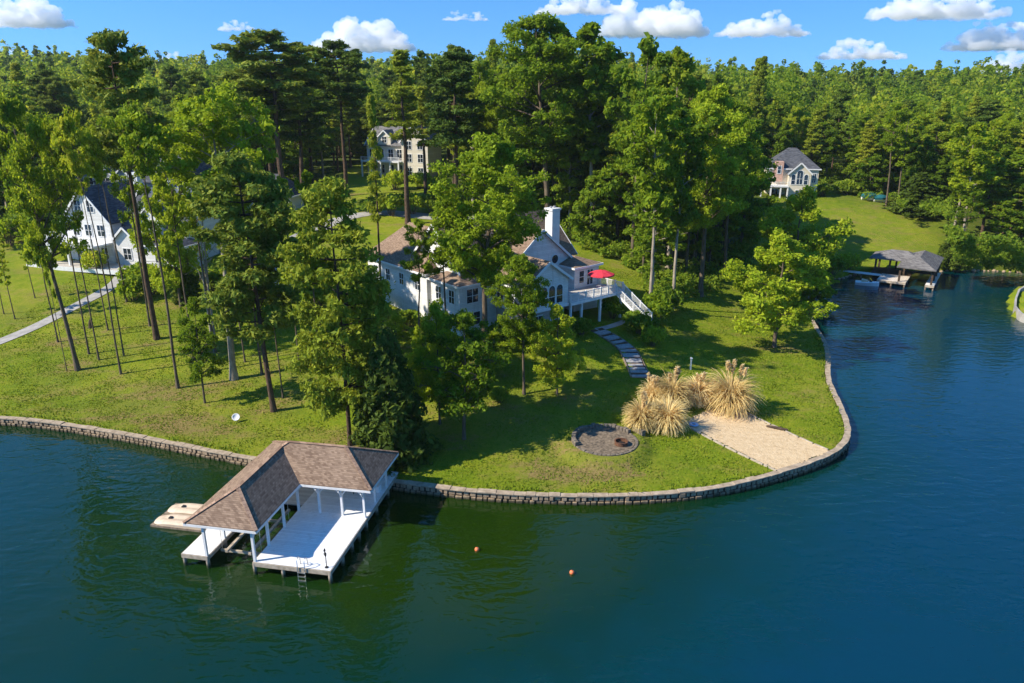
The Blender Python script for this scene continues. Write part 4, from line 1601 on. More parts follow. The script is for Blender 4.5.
for s in (-1, 1):
    for (a, b) in ((-1.5, -0.3), (-0.1, 1.5), (1.7, 3.1)):
        m = MB()
        y_ = s * 1.012
        q = [(a if a > -1 else -1.95, y_, 1.5), (b, y_, 1.5), (b, y_, 2.3), (a, y_, 2.3)]
        vs = q + [(p[0], s * 0.99, p[2]) for p in q]
        m.add(vs, [(0, 1, 2, 3), (7, 6, 5, 4), (0, 4, 5, 1), (1, 5, 6, 2), (2, 6, 7, 3), (3, 7, 4, 0)])
        m.build('side_window', M['glass'], V)
    for xx in (-2.3, 2.2):
        m = MB()
        m.tube([(xx, s * 0.78, 0.38), (xx, s * 1.03, 0.38)], 0.38, 18)
        wv = m.build('wheel', M['black'], V)
        m = MB()
        m.tube([(xx, s * 1.02, 0.38), (xx, s * 1.04, 0.38)], 0.2, 14)
        m.build('hub', M['steel'], wv)
m = MB()
m.add([(-2.22, -0.85, 1.55), (-2.22, 0.85, 1.55), (-1.56, 0.8, 2.32), (-1.56, -0.8, 2.32), (-2.27, -0.85, 1.58), (-2.27, 0.85, 1.58), (-1.61, 0.8, 2.35), (-1.61, -0.8, 2.35)],
      [(0, 1, 2, 3), (7, 6, 5, 4), (0, 4, 5, 1), (1, 5, 6, 2), (2, 6, 7, 3), (3, 7, 4, 0)])
m.build('windscreen', M['glass'], V)

# ------------------------------------------------------------------ cream house up the drive
x, y, z = gpt(402, 176)
C = thing('cream_house', 'tall cream three-storey house with grey roofs at the end of the clearing', 'house', (x, y, z), math.radians(-20))
CS = M['cream_siding']
gable_walls(C, -9.5, 1.5, 0, 10, -2, 7.4, 0.8, 'u', CS)
gable_roof(C, -9.5, 1.5, 0, 10, 7.4, 0.8, 'u', M['roof_grey'], RT)
gable_walls(C, 1.0, 8.0, -1.5, 6.0, -2, 8.4, 1.05, 'v', CS)
gable_roof(C, 1.0, 8.0, -1.5, 6.0, 8.4, 1.05, 'v', M['roof_grey'], RT)
gable_walls(C, -6, -2.6, -0.2, 4, 7.0, 9.2, 0.9, 'v', CS, 'dormer')
gable_roof(C, -6, -2.6, -0.2, 4, 9.2, 0.9, 'v', M['roof_grey'], RT, 0.3, 0.3, 'dormer_roof')
walls_box(C, -9.5, 1.0, -3.2, 0.0, 3.4, 3.7, RT, 'balcony')
railing(C, [(-9.4, -3.1), (1.0, -3.1)], 3.7, 0.95, RT, 0.3)
for u in (-9.3, -6.7, -4.1, -1.5, 0.8):
    m = MB()
    m.box(u - 0.15, u + 0.15, -3.15, -2.85, -1.5, 3.4)
    m.build('post', RT, C)
for u in (-8, -5.4, -2.8, -0.4):
    for za in (0.6, 4.3):
        window(C, '-v', u, 1.3, za, za + 2.0, 0.0)
for u in (3.0, 6.0):
    for za in (0.4, 3.6, 6.6):
        window(C, '-v', u, 1.3, za, za + 1.8, -1.5)
window(C, '-v', -4.3, 1.2, 7.9, 9.3, -0.2)

# ------------------------------------------------------------------ house above the meadow
x, y, z = gpt(797, 196)
R = thing('stone_gable_house', 'cream house with dark hip roof, salmon brick turret and arched window above the meadow', 'house', (x, y, z), math.radians(-12))
walls_box(R, -7.0, 4.2, 0.6, 10.0, -2.5, 6.0, CS)
hip_roof(R, -7.0, 4.2, 0.6, 10.0, 6.05, 0.85, SL_, 0.4, fascia=RT)
gable_walls(R, -2.4, 2.4, -0.9, 5.0, -2.5, 5.1, 0.95, 'v', CS)
gable_roof(R, -2.4, 2.4, -0.9, 5.0, 5.1, 0.95, 'v', SL_, RT, 0.3, 0.3)
walls_box(R, -5.4, -3.6, -0.1, 2.5, 3.2, 7.6, M['brick'], 'brick_turret')
walls_box(R, -8.5, -2.4, -3.0, 0.6, 2.2, 2.45, RT, 'terrace')
for u in (-8.3, -6.2, -4.1, -2.6):
    m = MB()
    m.box(u - 0.15, u + 0.15, -2.9, -2.6, -2.0, 2.2)
    m.build('post', RT, R)
railing(R, [(-8.4, -2.9), (-2.4, -2.9)], 2.45, 0.9, RT, 0.3)
window(R, '-v', 0.0, 1.25, 2.7, 5.2, -0.9, arch=True)
window(R, '-v', -1.35, 0.8, 2.7, 4.5, -0.9, arch=True, bars=0)
window(R, '-v', 1.35, 0.8, 2.7, 4.5, -0.9, arch=True, bars=0)
window(R, '-v', 0.2, 1.6, -0.6, 1.4, -0.9)
window(R, '-v', -4.5, 0.7, 5.0, 6.6, -0.1, bars=0)
window(R, '-v', -6.4, 1.1, 3.0, 5.0, 0.6)
window(R, '-v', 3.3, 0.8, 3.0, 5.0, 0.6)
window(R, '+u', 3.0, 1.0, 3.0, 5.0, 4.2)
window(R, '+u', 7.0, 1.0, 3.0, 5.0, 4.2)
window(R, '-v', -5.0, 1.6, -1.2, 1.4, 0.6)
# teal tarp-covered heap at the wood's edge
for (px, py, L, lab) in ((868.5, 199.5, 1.5, 'teal tarp-covered boat at the edge of the wood, the one nearer the turret house'), (880, 201.5, 1.3, 'teal tarp-covered boat at the edge of the wood beside a tall trunk')):
    x, y, z = gpt(px, py)
    tb = thing('covered_boat', lab, 'boat', (x, y, z), math.radians(-14))
    secs = []
    for i in range(9):
        f_ = i / 8
        xx = (f_ - 0.5) * 2 * L
        w_ = 1.0 * math.sin(min(1, (1 - f_) * 1.8 + 0.12) * math.pi / 2)
        hh = 1.05 + 0.3 * math.sin(f_ * math.pi)
        secs.append([(xx, -w_, 0.5), (xx, -w_ * 1.05, 0.95), (xx, -w_ * 0.5, hh), (xx, 0, hh + 0.2), (xx, w_ * 0.5, hh), (xx, w_ * 1.05, 0.95), (xx, w_, 0.5)])
    m = MB()
    vs = [p for s in secs for p in s]
    m.add(vs, [(a * 7 + b, (a + 1) * 7 + b, (a + 1) * 7 + b + 1, a * 7 + b + 1) for a in range(8) for b in range(6)] + [tuple(range(7)), tuple(range(62, 55, -1))])
    m.build('tarp', M['teal'], tb)
    m = MB()
    vs = [(s[0][0], s[0][1] * k, zz) for s in secs for (k, zz) in ((0.3, -0.1), (0.98, 0.5), (-0.98, 0.5), (-0.3, -0.1))]
    m.add(vs, [(a * 4 + b, (a + 1) * 4 + b, (a + 1) * 4 + (b + 1) % 4, a * 4 + (b + 1) % 4) for a in range(8) for b in range(4)] + [(0, 1, 2, 3), (35, 34, 33, 32)])
    m.build('hull', M['white_plastic'], tb)

# ------------------------------------------------------------------ second boathouse
q0 = np.array(at(877, 279.5, 0.8))
ba = math.radians(-34)
BH = thing('far_boathouse', 'grey-roofed brown-posted boathouse standing over the water by the meadow', 'boathouse', (q0[0], q0[1], 0), ba)
m = MB()
m.box(0.0, 4.3, 0.0, 5.2, 0.7, 0.85)
m.build('deck', M['deck_tan'], BH)
m = MB()
m.box(-1.8, 4.3, 5.2, 10.4, 0.70, 0.845)
m.build('rear_deck', M['dark_wood'], BH)
m = MB()
m.box(7.1, 8.4, 0.3, 11.4, 0.7, 0.85)
m.build('finger_walkway', M['deck_white'], BH)
m = MB()
m.box(4.3, 7.1, 9.4, 11.3, 0.69, 0.84)
m.build('back_walkway', M['dark_wood'], BH)
m = MB()
m.box(-6.6, 0.0, 3.5, 4.7, 0.68, 0.83)
m.build('gangway', M['deck_white'], BH)
m = MB()
m.box(-0.02, 4.3, -0.08, -0.01, 0.45, 0.83)
m.box(7.08, 8.42, 0.22, 0.29, 0.45, 0.83)
m.build('rim_joist', M['wood_pale'], BH)
for x, y in ((0.2, 0.1), (2.2, 0.1), (4.15, 0.1), (7.2, 0.45), (8.3, 0.45), (0.2, 3.4), (4.15, 3.4), (7.2, 5), (8.3, 5), (-6.2, 3.7), (-3, 3.7)):
    m = MB()
    m.tube([(x, y, -2), (x, y, 0.7)], 0.13, 8)
    m.build('pile', M['wood'], BH)
for x, y in ((-1.3, 5.6), (0.9, 5.6), (-1.3, 10.0), (1.4, 10.0), (3.2, 0.3), (3.2, 5.6), (7.9, 0.5), (7.9, 4.2), (7.9, 8), (7.9, 11.4), (3.2, 11.2)):
    m = MB()
    m.box(x - 0.15, x + 0.15, y - 0.15, y + 0.15, 0.6, 3.3)
    m.build('post', M['dark_wood'], BH)
hip_roof(BH, -1.9, 5.5, 5.5, 10.5, 3.4, 0.42, M['roof_grey'], 0.45, 0.16)
hip_roof(BH, 3.1, 7.9, 0.15, 11.8, 3.37, 0.50, M['roof_grey'], 0.45, 0.16, 'side_roof')
# white craft moored beside the gangway
x, y = at(867, 283.5, 0.3)
jb = thing('moored_boat', 'small white boat moored at the gangway of the far boathouse', 'boat', (x, y, 0), ba + math.radians(8))
secs = []
for i in range(9):
    f_ = i / 8
    xx = (f_ - 0.5) * 3.6
    w_ = 0.85 * math.sin(min(1, (1 - f_) * 1.6 + 0.06) * math.pi / 2)
    secs.append([(xx, -w_ * 0.5, -0.2), (xx, -w_, 0.5 + 0.15 * f_), (xx, -w_ * 0.8, 0.55 + 0.15 * f_), (xx, 0, 0.6 + 0.2 * f_), (xx, w_ * 0.8, 0.55 + 0.15 * f_), (xx, w_, 0.5 + 0.15 * f_), (xx, w_ * 0.5, -0.2)])
m = MB()
vs = [p for s in secs for p in s]
m.add(vs, [(a * 7 + b, (a + 1) * 7 + b, (a + 1) * 7 + b + 1, a * 7 + b + 1) for a in range(8) for b in range(6)] + [tuple(range(7)), tuple(range(62, 55, -1))])
m.build('hull', M['white_plastic'], jb)
m = MB()
m.hexa([(-0.9, -0.45), (0.1, -0.45), (0.1, 0.45), (-0.9, 0.45)], 0.6, [1.0, 0.85, 0.85, 1.0])
m.build('seat', M['tan_plastic'], jb, bevel=0.05)
m = MB()
m.hexa([(0.3, -0.4), (0.7, -0.35), (0.7, 0.35), (0.3, 0.4)], 0.62, [1.25, 0.9, 0.9, 1.25])
m.build('windscreen', M['glass'], jb)
# ------------------------------------------------------------------ trees and plants


def tube_np(V, Q, pts, rad, n=6):
    pts = np.asarray(pts, float)
    rad = np.asarray(rad, float)
    tg = np.gradient(pts, axis=0)
    tg /= np.linalg.norm(tg, axis=1)[:, None] + 1e-9
    ref = np.where(np.abs(tg[:, 2:3]) > 0.95, np.array([[1.0, 0, 0]]), np.array([[0, 0, 1.0]]))
    s = np.cross(tg, ref)
    s /= np.linalg.norm(s, axis=1)[:, None] + 1e-9
    t_ = np.cross(s, tg)
    a = np.linspace(0, 2 * math.pi, n, endpoint=False)
    ringv = pts[:, None, :] + (s[:, None, :] * np.cos(a)[None, :, None] + t_[:, None, :] * np.sin(a)[None, :, None]) * rad[:, None, None]
    base = sum(len(v) for v in V)
    V.append(ringv.reshape(-1, 3))
    k = np.arange(len(pts) - 1)[:, None] * n
    i = np.arange(n)[None, :]
    j = (i + 1) % n
    Q.append(np.stack([(k + i), (k + j), (k + n + j), (k + n + i)], -1).reshape(-1, 4) + base)


def leaf_cards(rs, C, N, size, aspect=1.7, up=0.45, out=None, spread=0.9, fold=0.18):
    """one bent quad per point"""
    n = len(C)
    nrm = rs.normal(0, spread, (n, 3))
    nrm[:, 2] += up
    if out is not None:
        nrm += out
    nrm /= np.linalg.norm(nrm, axis=1)[:, None] + 1e-9
    r = rs.normal(0, 1, (n, 3))
    r[:, 2] -= 0.35
    a = np.cross(nrm, r)
    a /= np.linalg.norm(a, axis=1)[:, None] + 1e-9
    b = np.cross(nrm, a)
    s = (size * np.clip(np.exp(rs.normal(-0.05, 0.34, n)), 0.4, 1.9))[:, None]
    L, W = a * s * aspect * 0.5, b * s * 0.5
    k = nrm * s * fold
    V = np.stack([C - L - k, C + W * 0.95 + L * 0.1, C + L - k, C - W * 0.95 + L * 0.1], 1).reshape(-1, 3)
    Q = np.arange(4 * n).reshape(-1, 4)
    return V, Q


def clump_points(rs, centers, radii, per, flat=0.82, shell=0.2):
    d = rs.normal(0, 1, (len(centers), per, 3))
    d /= np.linalg.norm(d, axis=2)[:, :, None]
    rr = rs.uniform(shell ** 3, 1, (len(centers), per, 1)) ** (1 / 3)
    lump = 1 + 0.28 * np.sin(d[:, :, 0:1] * 4.1 + centers[:, None, 0:1] * 3) * np.cos(d[:, :, 1:2] * 3.7 + centers[:, None, 2:3] * 2)
    off = d * rr * lump * radii[:, None, None] * 1.12
    off[:, :, 2] *= flat
    P_ = centers[:, None, :] + off
    return P_.reshape(-1, 3), d.reshape(-1, 3)


def broad_tree(seed, H, cb, R, n_limb, n_sub, per, leaf, r0=None, lean=(0, 0), profile='oval', rc=(0.7, 1.25), drop=0.0, low_sparse=0.0, twigs=True, fork=False):
    rs = np.random.RandomState(seed)
    rc = (rc[0] * 0.68, rc[1] * 0.7)
    V, Q = [], []
    r0 = r0 or H * 0.0125
    hs = np.linspace(0, 1, 14)
    wob = np.cumsum(rs.normal(0, 0.006 * H, (14, 2)), 0) * hs[:, None]
    tp = np.stack([wob[:, 0] + lean[0] * hs ** 1.3, wob[:, 1] + lean[1] * hs ** 1.3, hs * H * 0.95 - 0.4], 1)
    tr = r0 * (1 - hs) ** 0.8 + 0.02
    tr[0] *= 1.6
    tube_np(V, Q, tp, tr, 9)

    def trunk_at(z):
        return np.array([np.interp(z, tp[:, 2], tp[:, k]) for k in range(3)]), float(np.interp(z, tp[:, 2], tr))

    def prof(f):
        if profile == 'oval':
            return (math.sin(math.pi * min(1, (f * 0.86 + 0.14))) ** 0.7) * (1.0 if f < 0.75 else 1.0)
        if profile == 'round':
            return math.sqrt(max(0.05, 1 - (2 * f - 0.95) ** 2))
        if profile == 'vase':
            return 0.45 + 0.75 * f if f < 0.7 else 0.97 * math.sqrt(max(0.03, 1 - ((f - 0.7) / 0.32) ** 2))
        return max(0.08, 1 - f) ** 0.8
    cent, rad = [], []
    az = rs.uniform(0, 6.28)
    for i in range(n_limb):
        f = (i + rs.uniform(0, 0.9)) / n_limb
        z = cb + f * (H - cb) * 0.93
        az += 2.4 + rs.uniform(-0.5, 0.5)
        L = R * prof(f) * rs.uniform(0.62, 1.12)
        rise = math.tan(math.radians(rs.uniform(12, 42) + 22 * f)) * L * 0.6
        z_s = max(cb * 0.72, z - rise)
        p0, rt = trunk_at(min(z_s, H * 0.9))
        e = np.array([p0[0] + math.cos(az) * L, p0[1] + math.sin(az) * L, min(z + rs.uniform(-0.6, 0.6) - drop * L, H * 0.985)])
        tt = np.linspace(0, 1, 6)[:, None]
        mid = p0 * 0.5 + e * 0.5 + np.array([0, 0, L * 0.10]) + rs.normal(0, 0.06 * L, 3)
        path = (1 - tt) ** 2 * p0 + 2 * tt * (1 - tt) * mid + tt ** 2 * e
        rl = max(0.025, min(rt * 0.62, 0.03 + L * 0.018))
        tube_np(V, Q, path, np.linspace(rl, 0.015, 6), 5)
        if rs.uniform() > low_sparse * (1 - f):
            cent.append(e)
            rad.append(rs.uniform(*rc))
        for k in range(n_sub):
            u = rs.uniform(0.35, 0.98)
            q = path[int(u * 5)] * (1 - (u * 5) % 1) + path[min(5, int(u * 5) + 1)] * ((u * 5) % 1)
            dv = rs.normal(0, 1, 3)
            dv[2] = abs(dv[2]) * 0.6 + 0.05 - drop
            dv /= np.linalg.norm(dv)
            c = q + dv * rs.uniform(0.5, 1.3) * (0.35 + 0.22 * L)
            if twigs:
                tube_np(V, Q, np.stack([q, (q + c) / 2 + rs.normal(0, 0.05, 3), c]), [0.028, 0.02, 0.01], 4)
            if rs.uniform() > low_sparse * (1 - f) * 1.1:
                cent.append(c)
                rad.append(rs.uniform(*rc) * rs.uniform(0.65, 1.0))
    ptop, _ = trunk_at(H * 0.92)
    for k in range(4):
        cent.append(ptop + rs.normal(0, 0.35, 3) * [1, 1, 0.8] + [0, 0, 0.2 * k])
        rad.append(rs.uniform(*rc) * 0.7)
    cent, rad = np.array(cent), np.array(rad)
    P_, d_ = clump_points(rs, cent, rad, per)
    LV, LQ = leaf_cards(rs, P_, None, leaf, out=d_ * 0.55)
    return (np.vstack(V), np.vstack(Q)), (LV, LQ)


def pine_tree(seed, H, cb, R, levels, per_lv, per, leaf, top='round', stubs=6, lean=(0, 0), rc=(0.45, 0.85)):
    rs = np.random.RandomState(seed)
    V, Q = [], []
    hs = np.linspace(0, 1, 14)
    wob = np.cumsum(rs.normal(0, 0.004 * H, (14, 2)), 0) * hs[:, None]
    tp = np.stack([wob[:, 0] + lean[0] * hs, wob[:, 1] + lean[1] * hs, hs * H * 0.975 - 0.4], 1)
    tr = H * 0.0105 * (1 - hs) ** 0.75 + 0.025
    tr[0] *= 1.3
    tube_np(V, Q, tp, tr, 9)
    cent, rad = [], []
    for i in range(levels):
        f = (i + rs.uniform(0.0, 0.8)) / levels
        z = cb + f * (H - cb) * 0.96
        p0 = np.array([np.interp(z, tp[:, 2], tp[:, k]) for k in range(3)])
        if top == 'round':
            pr = math.sqrt(max(0.06, 1 - (1.9 * f - 0.72) ** 2 / 1.42))
        else:
            pr = max(0.10, (1 - f) ** 0.75) * (0.75 + 0.25 * min(1, f * 5))
        for b in range(per_lv):
            if rs.uniform() < 0.14:
                continue
            a = rs.uniform(0, 6.28)
            L = R * pr * rs.uniform(0.55, 1.12)
            e = p0 + np.array([math.cos(a) * L, math.sin(a) * L, L * rs.uniform(-0.05, 0.32) + 0.25 * f])
            mid = (p0 + e) / 2 + np.array([0, 0, -0.06 * L])
            tt = np.linspace(0, 1, 5)[:, None]
            path = (1 - tt) ** 2 * p0 + 2 * tt * (1 - tt) * mid + tt ** 2 * e
            tube_np(V, Q, path, np.linspace(0.03 + 0.012 * L, 0.012, 5), 4)
            n = max(2, int(L / 0.75))
            for k in range(n):
                u = 0.42 + 0.58 * (k + rs.uniform(0, 0.8)) / n
                q = p0 + (e - p0) * min(u, 1.0)
                sd_ = np.array([-math.sin(a), math.cos(a), 0]) * rs.normal(0, 0.26 * (0.6 + L * 0.28))
                cent.append(q + sd_ + [0, 0, rs.uniform(0.0, 0.35)])
                rad.append(rs.uniform(*rc))
    for k in range(stubs):
        z = rs.uniform(cb * 0.45, cb)
        p0 = np.array([np.interp(z, tp[:, 2], tp[:, k2]) for k2 in range(3)])
        a = rs.uniform(0, 6.28)
        L = rs.uniform(0.4, 1.5)
        tube_np(V, Q, np.stack([p0, p0 + [math.cos(a) * L, math.sin(a) * L, -0.15 * L]]), [0.03, 0.01], 4)
    pt = tp[-1]
    for k in range(4):
        cent.append(pt + rs.normal(0, 0.3, 3) - [0, 0, 0.25 * k])
        rad.append(rs.uniform(*rc) * 0.8)
    cent, rad = np.array(cent), np.array(rad)
    P_, d_ = clump_points(rs, cent, rad, per, 0.62, 0.35)
    LV, LQ = leaf_cards(rs, P_, None, leaf, 2.6, 0.5, d_ * 0.6, 0.7, 0.1)
    return (np.vstack(V), np.vstack(Q)), (LV, LQ)


def cedar_tree(seed, H, R, n, per, leaf):
    rs = np.random.RandomState(seed)
    V, Q = [], []
    hs = np.linspace(0, 1, 8)
    tp = np.stack([hs * 0, hs * 0, hs * H * 0.97 - 0.3], 1)
    tube_np(V, Q, tp, H * 0.016 * (1 - hs) + 0.02, 8)
    cent, rad = [], []
    for i in range(n):
        f = (i / n) ** 1.25
        z = 0.25 + f * (H - 0.4)
        a = i * 2.399 + rs.uniform(-0.3, 0.3)
        L = R * (1 - f) ** 0.85 * rs.uniform(0.72, 1.12) + 0.12
        e = np.array([math.cos(a) * L, math.sin(a) * L, z - 0.12 * L])
        tube_np(V, Q, np.stack([[0, 0, z], e * [0.5, 0.5, 1], e]), [0.03, 0.02, 0.01], 4)
        for k in range(2):
            u = 1.0 - 0.42 * k
            cent.append(np.array([e[0] * u, e[1] * u, z - 0.1 * L * u]))
            rad.append((0.30 + 0.10 * L) * rs.uniform(0.8, 1.2))
    cent, rad = np.array(cent), np.array(rad)
    P_, d_ = clump_points(rs, cent, rad, per, 0.8, 0.35)
    LV, LQ = leaf_cards(rs, P_, None, leaf, 2.2, 0.3, d_ * 0.7, 0.6, 0.1)
    return (np.vstack(V), np.vstack(Q)), (LV, LQ)


def shrub(seed, H, R, n, per, leaf):
    rs = np.random.RandomState(seed)
    V, Q = [], []
    cent, rad = [], []
    for i in range(n):
        a = rs.uniform(0, 6.28)
        rr = R * math.sqrt(rs.uniform(0, 1)) * 0.85
        z = H * (0.35 + 0.55 * math.sqrt(max(0, 1 - (rr / R) ** 2)) * rs.uniform(0.5, 1.05))
        c = np.array([math.cos(a) * rr, math.sin(a) * rr, z])
        tube_np(V, Q, np.stack([[c[0] * 0.15, c[1] * 0.15, -0.15], c * [0.6, 0.6, 0.55], c]), [0.03, 0.02, 0.008], 4)
        cent.append(c)
        rad.append(R * rs.uniform(0.22, 0.4))
    cent, rad = np.array(cent), np.array(rad)
    P_, d_ = clump_points(rs, cent, rad, per, 0.85, 0.4)
    P_[:, 2] = np.maximum(P_[:, 2], 0.03)
    LV, LQ = leaf_cards(rs, P_, None, leaf, 1.6, 0.45, d_ * 0.6)
    return (np.vstack(V), np.vstack(Q)), (LV, LQ)


PROTO = {}


def proto(key, data, leaf_mat, bark, H, R):
    (tv, tq), (lv, lq) = data
    PROTO[key] = (mesh_np('trunk', tv, tq, M[bark], smooth=True), mesh_np('crown', lv, lq, M[leaf_mat]), H, R)


# lawn-scale broadleaf trees, finely leaved
proto('oak_a', broad_tree(11, 26, 10.5, 7.0, 30, 12, 100, 0.20, 0.40, (-3.6, 0.6), 'round', (0.75, 1.35), 0.02, 0.25), 'leaf', 'bark', 26, 7.6)
proto('oak_h', broad_tree(17, 26, 15.5, 5.0, 24, 10, 79, 0.19, 0.30, (0.6, 0), 'round', (0.7, 1.3), 0, 0.2), 'leaf_bright', 'bark_pale', 26, 5.0)
proto('oak_b', broad_tree(12, 26, 9.0, 6.2, 36, 12, 105, 0.19, 0.34, (0.5, 0), 'round', (0.8, 1.4)), 'leaf_bright', 'bark', 26, 6.2)
proto('oak_c', broad_tree(13, 26, 9.5, 6.0, 32, 12, 97, 0.20, 0.32, (1.0, 0), 'round', (0.8, 1.45)), 'leaf', 'bark', 26, 6.0)
proto('slim_a', broad_tree(21, 22, 12.0, 3.0, 16, 7, 63, 0.18, 0.17, (0.6, 0.2), 'oval', (0.55, 0.95), 0, 0.35), 'leaf', 'bark', 22, 3.0)
proto('slim_b', broad_tree(22, 22, 10.0, 2.6, 14, 7, 60, 0.18, 0.15, (-0.6, 0), 'vase', (0.5, 0.9), 0, 0.45), 'leaf_bright', 'bark', 22, 2.6)
proto('mast_a', broad_tree(25, 24, 18.3, 2.7, 14, 8, 49, 0.18, 0.16, (0.7, 0.2), 'round', (0.5, 0.95), 0, 0.2), 'leaf_bright', 'bark', 24, 2.9)
proto('mast_b', broad_tree(26, 24, 19.0, 2.4, 12, 8, 49, 0.18, 0.15, (-0.9, 0), 'vase', (0.5, 0.9), 0, 0.2), 'leaf_bright', 'bark', 24, 2.6)
proto('small_a', broad_tree(31, 10, 2.0, 3.6, 20, 10, 91, 0.15, 0.15, (0.2, 0), 'oval', (0.55, 0.95), 0.1), 'leaf_bright', 'bark', 10, 3.6)
proto('small_b', broad_tree(32, 10, 2.6, 3.2, 18, 8, 75, 0.15, 0.14, (0, 0), 'round', (0.5, 0.9), 0.05, 0.2), 'leaf', 'bark', 10, 3.2)
proto('airy', broad_tree(33, 14, 4.0, 4.6, 20, 7, 57, 0.15, 0.17, (0.8, 0), 'vase', (0.5, 0.95), 0.12, 0.25), 'leaf_bright', 'bark', 14, 4.6)
# tall forest broadleaf trees
proto('poplar_a', broad_tree(41, 28, 7.0, 4.6, 26, 8, 48, 0.36, 0.30, (0.4, 0.2), 'oval', (0.85, 1.5), 0, 0.2), 'leaf_forest', 'bark_pale', 28, 4.6)
proto('poplar_b', broad_tree(42, 28, 5.0, 5.2, 26, 8, 49, 0.37, 0.30, (-0.5, 0), 'round', (0.9, 1.6), 0, 0.1), 'leaf_forest', 'bark', 28, 5.2)
proto('poplar_c', broad_tree(43, 28, 11.0, 4.2, 24, 8, 46, 0.36, 0.27, (0.7, 0), 'vase', (0.8, 1.45), 0, 0.2), 'leaf', 'bark_pale', 28, 4.2)
proto('poplar_d', broad_tree(44, 28, 4.0, 4.8, 28, 8, 48, 0.36, 0.28, (0, 0.5), 'oval', (0.85, 1.5), 0.02), 'leaf_forest', 'bark', 28, 4.8)
proto('edge', broad_tree(45, 16, 2.0, 4.4, 24, 8, 49, 0.32, 0.2, (0, 0), 'oval', (0.75, 1.35), 0.06), 'leaf_forest', 'bark', 16, 4.4)
proto('pine_a', pine_tree(51, 30, 17.5, 4.4, 15, 5, 87, 0.21, 'round', 8, (0.5, 0)), 'needle', 'bark_pine', 30, 4.4)
proto('pine_b', pine_tree(52, 30, 14.0, 4.2, 17, 5, 83, 0.21, 'round', 8, (-0.4, 0.3)), 'needle', 'bark_pine', 30, 4.2)
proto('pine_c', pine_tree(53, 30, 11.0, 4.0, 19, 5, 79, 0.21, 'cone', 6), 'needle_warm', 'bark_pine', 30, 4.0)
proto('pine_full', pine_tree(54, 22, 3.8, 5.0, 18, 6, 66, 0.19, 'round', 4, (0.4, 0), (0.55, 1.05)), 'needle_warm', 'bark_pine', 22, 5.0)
proto('pine_lawn', pine_tree(55, 22, 6.5, 4.4, 15, 5, 100, 0.19, 'round', 8, (-0.8, 0), (0.5, 0.95)), 'needle', 'bark_pine', 22, 4.4)
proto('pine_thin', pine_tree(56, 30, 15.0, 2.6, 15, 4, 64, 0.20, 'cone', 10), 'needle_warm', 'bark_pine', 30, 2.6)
proto('cedar', cedar_tree(61, 10, 3.3, 120, 52, 0.26), 'cedar', 'bark', 10, 3.3)
proto('shrub_a', shrub(71, 1.8, 1.5, 22, 70, 0.20), 'shrub', 'bark', 1.8, 1.5)
proto('shrub_b', shrub(72, 2.2, 1.7, 22, 70, 0.22), 'leaf', 'bark', 2.2, 1.7)
proto('shrub_c', shrub(73, 1.5, 1.6, 20, 70, 0.19), 'leaf_bright', 'bark', 1.5, 1.6)
# bare dead tree
rs = np.random.RandomState(81)
V, Q = [], []
for s in range(3):
    b = rs.normal(0, 0.25, 2)
    top = b + rs.normal(0, 1.0, 2)
    pts = np.array([[b[0], b[1], -0.3], [b[0], b[1], 5], [*(b * 0.4 + top * 0.6), 11], [*top, 17 - 2 * s]])
    tube_np(V, Q, pts, [0.17, 0.14, 0.09, 0.02], 7)
    for k in range(12):
        z = rs.uniform(6, 16 - 2 * s)
        p0 = np.array([np.interp(z, pts[:, 2], pts[:, j]) for j in range(3)])
        a = rs.uniform(0, 6.28)
        L = rs.uniform(0.8, 2.4)
        e = p0 + [math.cos(a) * L, math.sin(a) * L, L * rs.uniform(0.3, 0.9)]
        tube_np(V, Q, np.stack([p0, (p0 + e) / 2 + [0, 0, -0.1], e]), [0.05, 0.03, 0.01], 4)
        for j in range(2):
            e2 = (p0 + e) / 2 + rs.normal(0, 0.6, 3)
            tube_np(V, Q, np.stack([(p0 + e) / 2, e2]), [0.02, 0.008], 4)
DEAD = mesh_np('trunk', np.vstack(V), np.vstack(Q), M['bark_pale'], smooth=True)

COUNT = {}


def plant(name, key, x, y, z, H, width, label, cat, group=None, rot=None):
    tm, cm, H0, R0 = PROTO[key]
    o = thing(name, label, cat, (x, y, z), rnd.uniform(0, 6.28) if rot is None else rot, group)
    s = H / H0
    w_ = (width / 2) / R0 if width else s
    o.scale = (w_, w_, s)
    link('trunk', tm, o)
    link('crown', cm, o)
    COUNT[name] = COUNT.get(name, 0) + 1
    return o


LAWN_FEET = []


def tree_px(name, key, px, py, top, wpx, label, cat, group=None, rot=None):
    """a tree whose foot, top and crown width are read off the photograph; it stands at that spot of the terrain"""
    x, y, z = gpt(px, py)
    H = z_at(top, px, y) - z
    LAWN_FEET.append((x, y))
    wid = wpx * math.hypot(y, CAM_H - (z + H * 0.7)) / F_PX
    return plant(name, key, x, y, z - 0.05, H, wid, label, cat, group, rot)


